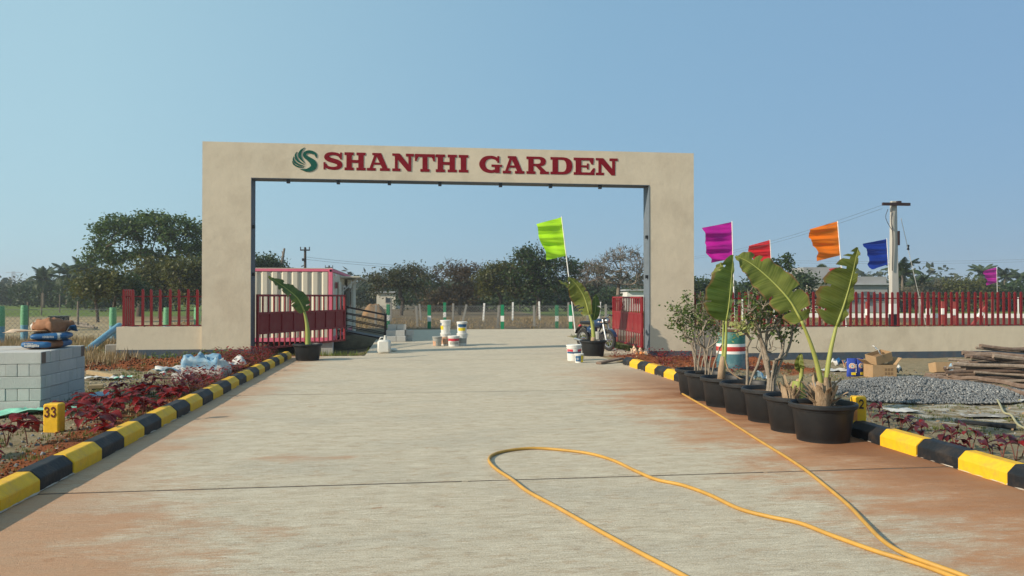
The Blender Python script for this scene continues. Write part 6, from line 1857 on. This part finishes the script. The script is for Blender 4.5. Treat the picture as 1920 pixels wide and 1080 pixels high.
# gravel heap
gc = dp(1712, 15.2)
def heap(u, v):
    return 0
rg = np.random.default_rng(31)
HX, HY, HH = 2.3, 1.55, .33
def hprof(a, b):
    q_ = np.sqrt((a / HX) ** 2 + (b / HY) ** 2)
    return HH * np.clip(1 - q_, -.1, 1) ** 1.0 * (1 + .25 * (vnoise(a, b, .6, 3) - .5)) if np.all(q_ <= 1) else np.where(q_ < 1, HH * np.clip(1 - q_, 0, 1) * (1 + .25 * (vnoise(a, b, .6, 3) - .5)), 0)
gr = empty('gravel_heap', (gc.x, gc.y, -.20), -YAW)
mb = MB()
mb.grid(lambda u, v: Vector((HX * v * math.cos(2 * math.pi * u), HY * v * math.sin(2 * math.pi * u), float(hprof(np.array(HX * v * math.cos(2 * math.pi * u)), np.array(HY * v * math.sin(2 * math.pi * u)))) - .03)), 48, 14)
mb.build('heap_core', M['stone'], gr, smooth=True)
n = 11000
q_ = np.sqrt(rg.uniform(0, 1.12, n)); a_ = rg.uniform(0, 2 * np.pi, n)
gxp, gyp = HX * q_ * np.cos(a_), HY * q_ * np.sin(a_)
gzp = np.where(q_ < 1, HH * np.clip(1 - q_, 0, 1) * (1 + .25 * (vnoise(gxp, gyp, .6, 3) - .5)), 0)
octv = np.array([(1, 0, 0), (-1, 0, 0), (0, 1, 0), (0, -1, 0), (0, 0, 1), (0, 0, -1)], float)
octf = np.array([(0, 2, 4), (2, 1, 4), (1, 3, 4), (3, 0, 4), (2, 0, 5), (1, 2, 5), (3, 1, 5), (0, 3, 5)])
sz = rg.uniform(.012, .030, n)
rot = rg.normal(size=(n, 3, 3)); rot, _ = np.linalg.qr(rot)
vv = (octv[None] * (sz[:, None, None] * rg.uniform(.55, 1.3, (n, 6, 1)))) @ rot + np.stack([gxp, gyp, gzp - .005], 1)[:, None, :]
ff = octf[None] + (np.arange(n) * 6)[:, None, None]
M['stones'] = leafmat('stones', (.085, .09, .095), (.20, .207, .21), (.36, .36, .345), trans=0.0, rough=.9, spec=.2)
so = link('loose_stones', npmesh('loose_stones', vv.reshape(-1, 3), ff.reshape(-1, 3), M['stones']), gr); so['kind'] = 'stuff'
tag(gr, 'heap of grey crushed stone behind the right kerb', 'gravel heap')
# wooden poles
for i in range(40):
    r_ = random.Random(400 + i)
    lay = i // 9
    x0 = 1738 + r_.uniform(0, 70) + lay * 18; dep0 = 17.9 - .14 * (i % 9) + r_.uniform(-.08, .08)
    a = dp(x0, dep0 * 1.0); L_ = r_.uniform(2.6, 4.8)
    if i == 0: a = dp(1735, 17.2)
    ang = -YAW + R(r_.uniform(-15, 0))
    d = Vector((math.cos(ang), math.sin(ang), r_.uniform(-.02, .02)))
    zz = hz(a.x, a.y) + .07 + lay * .105 + r_.uniform(0, .05)
    rad = r_.uniform(.028, .055)
    pts = [Vector((a.x, a.y, zz + (.05 * lay) * (1 - t))) + d * (L_ * t) + Vector((0, r_.uniform(-.07, .07), r_.uniform(-.03, .05))) for t in [k / 6 for k in range(7)]]
    o = MB().tube([q - pts[0] for q in smooth_path(pts, 3)], [rad * (1 - .35 * k / 18) for k in range(19)], 7).build('wooden_pole', M[('stick', 'stick2', 'stick3')[i % 3]], None, pts[0], smooth=50)
    tag(o, 'rough brown wooden pole in the pile at the right edge', 'pole', 'pile of rough wooden poles')
for (u0, v0, u1, v1, zz, lb) in ((1736, 697, 1935, 738, .10, 'long dark pole lying foremost in front of the pile'), (1775, 706, 1940, 728, .16, 'long pole slanting just behind the foremost pole')):
    a, b = gp(u0, v0, -.1), gp(u1, v1, -.1)
    pts = [Vector((a.x, a.y, hz(a.x, a.y) + zz)).lerp(Vector((b.x, b.y, hz(b.x, b.y) + zz)), k / 6) + Vector((0, rr.uniform(-.04, .04), rr.uniform(-.02, .03))) for k in range(7)]
    tag(MB().tube(smooth_path(pts, 3), [.04 + .012 * k / 18 for k in range(19)], 7).build('wooden_pole', M['stick'], smooth=50), lb, 'pole', 'pile of rough wooden poles')
a, b = gp(1790, 787, -.15), gp(1905, 797, -.15)
tag(MB().tube([Vector((a.x, a.y, hz(a.x, a.y) + .03)), Vector((b.x, b.y, hz(b.x, b.y) + .05))], [.025, .045], 7).build('charred_stick', M['black']), 'dark stick lying alone on the right verge', 'stick')
pts = []
for px, py in ((1834, 722), (1841, 732), (1858, 733), (1872, 752), (1882, 770), (1896, 778), (1908, 794), (1925, 806), (1960, 830)):
    p = gp(px, py, -.18); pts.append(Vector((p.x, p.y, hz(p.x, p.y) + .06)))
M['palehose'] = mat('pale_hose', (.40, .36, .20), .5, .15, 6)
tag(MB().tube(smooth_path(pts, 6), .017, 7).build('pale_hose', M['palehose'], smooth=True), 'thin pale hose winding down from the wooden poles', 'hose')

# ------------------------------------------------------------------ yellow hose on the road
A_ = [(1278, 739), (1300, 752), (1345, 778), (1420, 826), (1470, 857), (1510, 884), (1545, 912), (1590, 950), (1622, 988), (1650, 1022), (1680, 1044), (1720, 1062), (1790, 1083), (1860, 1105)]
B_ = [(1860, 1118), (1800, 1092), (1735, 1066), (1690, 1052), (1640, 1037), (1560, 1008), (1500, 985), (1440, 972), (1385, 957), (1330, 931), (1280, 913), (1230, 902), (1190, 885), (1150, 866), (1105, 853), (1050, 846), (1000, 843), (955, 847), (925, 855), (917, 866), (930, 882), (960, 902), (990, 925), (1040, 952), (1100, 986), (1180, 1030), (1280, 1083), (1400, 1150)]
HR = .0150
pa_ = [gp(x, y) + Vector((0, 0, HR)) for x, y in A_]
pb_ = [gp(x, y) + Vector((0, 0, HR)) for x, y in B_]
for i, (x, y) in enumerate(A_):
    if 1620 <= x <= 1800: pa_[i].z += HR * 2.0 if 1640 < x < 1760 else HR * 1.0
mid = [pa_[-1] + Vector((.15, -.35, 0)), pa_[-1] + Vector((.3, -.9, 0)), pa_[-1] + Vector((.45, -.6, 0))]
path = smooth_path(pa_ + mid + pb_, 8)
tag(MB().tube(path, HR, 10).build('garden_hose', M['hose'], smooth=True), 'long yellow hose looped across the concrete road', 'hose')

# ------------------------------------------------------------------ right field: kerb line, short posts
a, b = dp(1490, 62), dp(2000, 60)
c = (a + b) / 2; d = b - a
tag(boxthing('white_kerb', (c.x, c.y, .12), (d.length, .2, .36), M['white'], None, math.atan2(d.y, d.x), .02), 'long white kerb line in the field behind the right fence', 'kerb')
for i, (px, dep, lean, lb) in enumerate(((1626, 44, 0, 'red post with white sleeve left of the utility pole'), (1561, 46, 0, 'red post with white sleeve beside the orange flag pole'), (1740, 45, 0, 'red post with white sleeve under the guy wire'), (1767, 46, 0, 'red post with white sleeve, second right of the guy wire'), (1788, 44, 0, 'red post with white sleeve, third right of the guy wire'), (1840, 45, 0, 'red post with white sleeve below the small magenta flag'), (1822, 44, .65, 'leaning red brace with white sleeve right of the posts'))):
    p = dp(px, dep); r = empty('sleeve_post', (p.x, p.y, 0), -YAW); r.rotation_euler = (0, lean, -YAW)
    MB().box((0, 0, .35), (.14, .14, .8)).build('post', M['redpost'], r)
    MB().box((0, 0, .74), (.2, .2, .36)).build('sleeve', M['white'], r, bevel=.02)
    MB().box((0, 0, 1.12), (.14, .14, .40)).build('cap', M['redpost'], r)
    tag(r, lb, 'post', 'short red and white posts behind the right fence')
for i, (px, dep, h, lb) in enumerate(((1725, 60, 1.6, 'grey stone post right of the utility pole'), (1817, 62, 1.6, 'thin white stake in the right field'), (1861, 58, 1.6, 'grey stone post below the small magenta flag'), (1909, 62, 1.6, 'thin white stake at the right end of the field'), (1392, 45, 1.5, 'white stake seen beside the upright banana leaf'))):
    p = dp(px, dep)
    tag(MB().box((0, 0, h / 2), (.16 if 'stone' in lb else .07,) * 2 + (h,)).build('stake', M['concpost'] if 'stone' in lb else M['white'], loc=(p.x, p.y, -.05), rot=(0, 0, -YAW), bevel=.01), lb, 'post')

# ------------------------------------------------------------------ grass, litter, pebbles
def blades(rg, x, y, per, h, spread, mat_, name, label, lean=.5, wd_=.006):
    n = len(x) * per
    cx = np.repeat(x, per) + rg.normal(size=n) * spread; cy = np.repeat(y, per) + rg.normal(size=n) * spread
    keep = ~(((cx > -3.2) & (cx < 5.28) & (cy < 22)) | ((cx > -1.15) & (cx < 6.45) & (cy > 21.5) & (cy < 39.1)) | ((cx > 6) & (cy > 31.9) & (cy < 39.1)))
    cx, cy = cx[keep], cy[keep]; n = len(cx)
    z = hgt(cx, cy)
    hh = h * rg.uniform(.4, 1.2, n); a = rg.uniform(0, 2 * np.pi, n); l = rg.uniform(0, lean, n) * hh
    w2 = wd_ * rg.uniform(.6, 1.4, n) * (1 + .03 * np.hypot(cx, cy))
    dx, dy = np.cos(a), np.sin(a)
    b0 = np.stack([cx - dy * w2, cy + dx * w2, z - .01], 1); b1 = np.stack([cx + dy * w2, cy - dx * w2, z - .01], 1)
    tp = np.stack([cx + dx * l, cy + dy * l, z + hh], 1)
    v = np.stack([b0, b1, tp], 1).reshape(-1, 3)
    return tag(link(name, npmesh(name, v, np.arange(n * 3).reshape(n, 3), mat_)), label, 'grass', kind='stuff')
rg = np.random.default_rng(3)
def scatter(n, x0, x1, y0, y1, dens):
    x = rg.uniform(x0, x1, n); y = rg.uniform(y0, y1, n)
    k = rg.uniform(0, 1, n) < dens(x, y)
    return x[k], y[k]
x, y = scatter(5200, -7.5, -3.3, 5, 20.5, lambda x, y: .12 + .95 * (vnoise(x, y, 1.1, 6) > .48) * (vnoise(x, y, .4, 8)))
blades(rg, x, y, 9, .045, .045, M['grass_green'], 'verge_grass', 'sparse short grass on the left verge')
x, y = scatter(3600, 5.3, 13, 5.5, 17, lambda x, y: .15 + .9 * (vnoise(x, y, 1.0, 16) > .5) * vnoise(x, y, .4, 18))
blades(rg, x, y, 9, .045, .045, M['grass_green'], 'verge_grass', 'sparse short grass on the right verge')
x, y = scatter(5200, -20, -6.6, 14.5, 31, lambda x, y: .2 + .8 * vnoise(x, y, 1.6, 26))
blades(rg, x, y, 10, .26, .10, M['grass_dry'], 'dry_grass', 'tall dry brown grass behind the block stack', .6, .008)
x, y = scatter(500, 6.5, 7.6, 22.3, 31.5, lambda x, y: 1)
blades(rg, x, y, 9, .10, .08, M['grass_green'], 'green_grass', 'strip of green grass beside the right gate leaf')
x, y = scatter(500, -4.2, -1.3, 22, 27.5, lambda x, y: vnoise(x, y, .8, 44))
blades(rg, x, y, 9, .16, .08, M['weed'], 'pit_weeds', 'weeds in the dark pit below the left gate leaf')
x, y = scatter(4200, 8, 30, 39.5, 62, lambda x, y: vnoise(x, y, 2.5, 36) * .7)
blades(rg, x, y, 7, .16, .2, M['grass_dry'], 'dry_grass', 'dry grass in the field behind the right fence', .6, .010)
x, y = scatter(4200, -14, 14, 39.6, 60, lambda x, y: vnoise(x, y, 2.5, 37) * .6)
blades(rg, x, y, 7, .14, .2, M['grass_dry'], 'dry_grass', 'dry grass behind the wire fence inside the gate', .6, .010)
def litter(n, x0, x1, y0, y1, size, name, label, m):
    x = rg.uniform(x0, x1, n); y = rg.uniform(y0, y1, n)
    cen = np.stack([x, y, hgt(x, y) + .012], 1)
    v, f = leaf_quads(rg, cen, .01, 1, size, .6, up=1.6)
    tag(link(name, npmesh(name, v, f, m)), label, 'litter', kind='stuff')
litter(1500, -7.5, -3.25, 5, 21, .055, 'leaf_litter', 'dry leaf litter on the left verge', M['litter'])
litter(1300, 5.35, 13, 5.5, 20.5, .06, 'leaf_litter', 'scattered scraps and dry leaves on the right verge', M['litter'])
def pebbles(n, x0, x1, y0, y1, s0, s1, name, label, m, dens=None):
    x = rg.uniform(x0, x1, n); y = rg.uniform(y0, y1, n)
    if dens is not None:
        k = rg.uniform(0, 1, n) < dens(x, y); x, y = x[k], y[k]; n = len(x)
    s_ = rg.uniform(s0, s1, n); ro = rg.normal(size=(n, 3, 3)); ro, _ = np.linalg.qr(ro)
    vv = (octv[None] * (s_[:, None, None] * rg.uniform(.6, 1.2, (n, 6, 1)))) @ ro + np.stack([x, y, hgt(x, y) + s_ * .2], 1)[:, None, :]
    ff = octf[None] + (np.arange(n) * 6)[:, None, None]
    tag(link(name, npmesh(name, vv.reshape(-1, 3), ff.reshape(-1, 3), m)), label, 'pebbles', kind='stuff')
M['clod'] = leafmat('soil_clods', (.10, .030, .013), (.19, .064, .027), (.25, .10, .045), trans=0, rough=.95, spec=.1)
pebbles(1500, -7.0, -3.3, 17.6, 20.8, .008, .04, 'soil_clods', 'loose red soil clods in the bed below the left wall', M['clod'])
pebbles(1700, -3.9, -3.2, 5, 20.8, .006, .022, 'soil_clods', 'loose red soil crumbs along the left kerb', M['clod'])
pebbles(500, 5.3, 9.3, 16.6, 20.8, .008, .035, 'soil_clods', 'loose red soil clods below the right pillar', M['clod'])
pebbles(1500, 5.3, 13, 5.5, 18, .008, .03, 'small_stones', 'small stones scattered on the right verge', M['stones'], lambda x, y: .3 + .7 * vnoise(x, y, 1.2, 50))
pebbles(1000, -7.5, -3.5, 5, 18, .008, .03, 'small_stones', 'small stones scattered on the left verge', M['stones'])

# ------------------------------------------------------------------ thin dusty air
hb = MB().box((0, 0, 0), (11600, 11600, 39.6)).build('haze', M['white'], loc=(0, 2400, 18.0))
hb.data.materials.clear()
hm = bpy.data.materials.new('dusty_air'); hm.use_nodes = True
hn = hm.node_tree.nodes; hn.remove(hn['Principled BSDF'])
pv = hn.new('ShaderNodeVolumePrincipled'); pv.inputs['Color'].default_value = (.80, .87, .95, 1)
pv.inputs['Density'].default_value = .0007; pv.inputs['Anisotropy'].default_value = .1
hm.node_tree.links.new(pv.outputs[0], hn['Material Output'].inputs['Volume'])
hb.data.materials.append(hm)
tag(hb, 'thin pale haze in the distance', 'haze', kind='stuff')
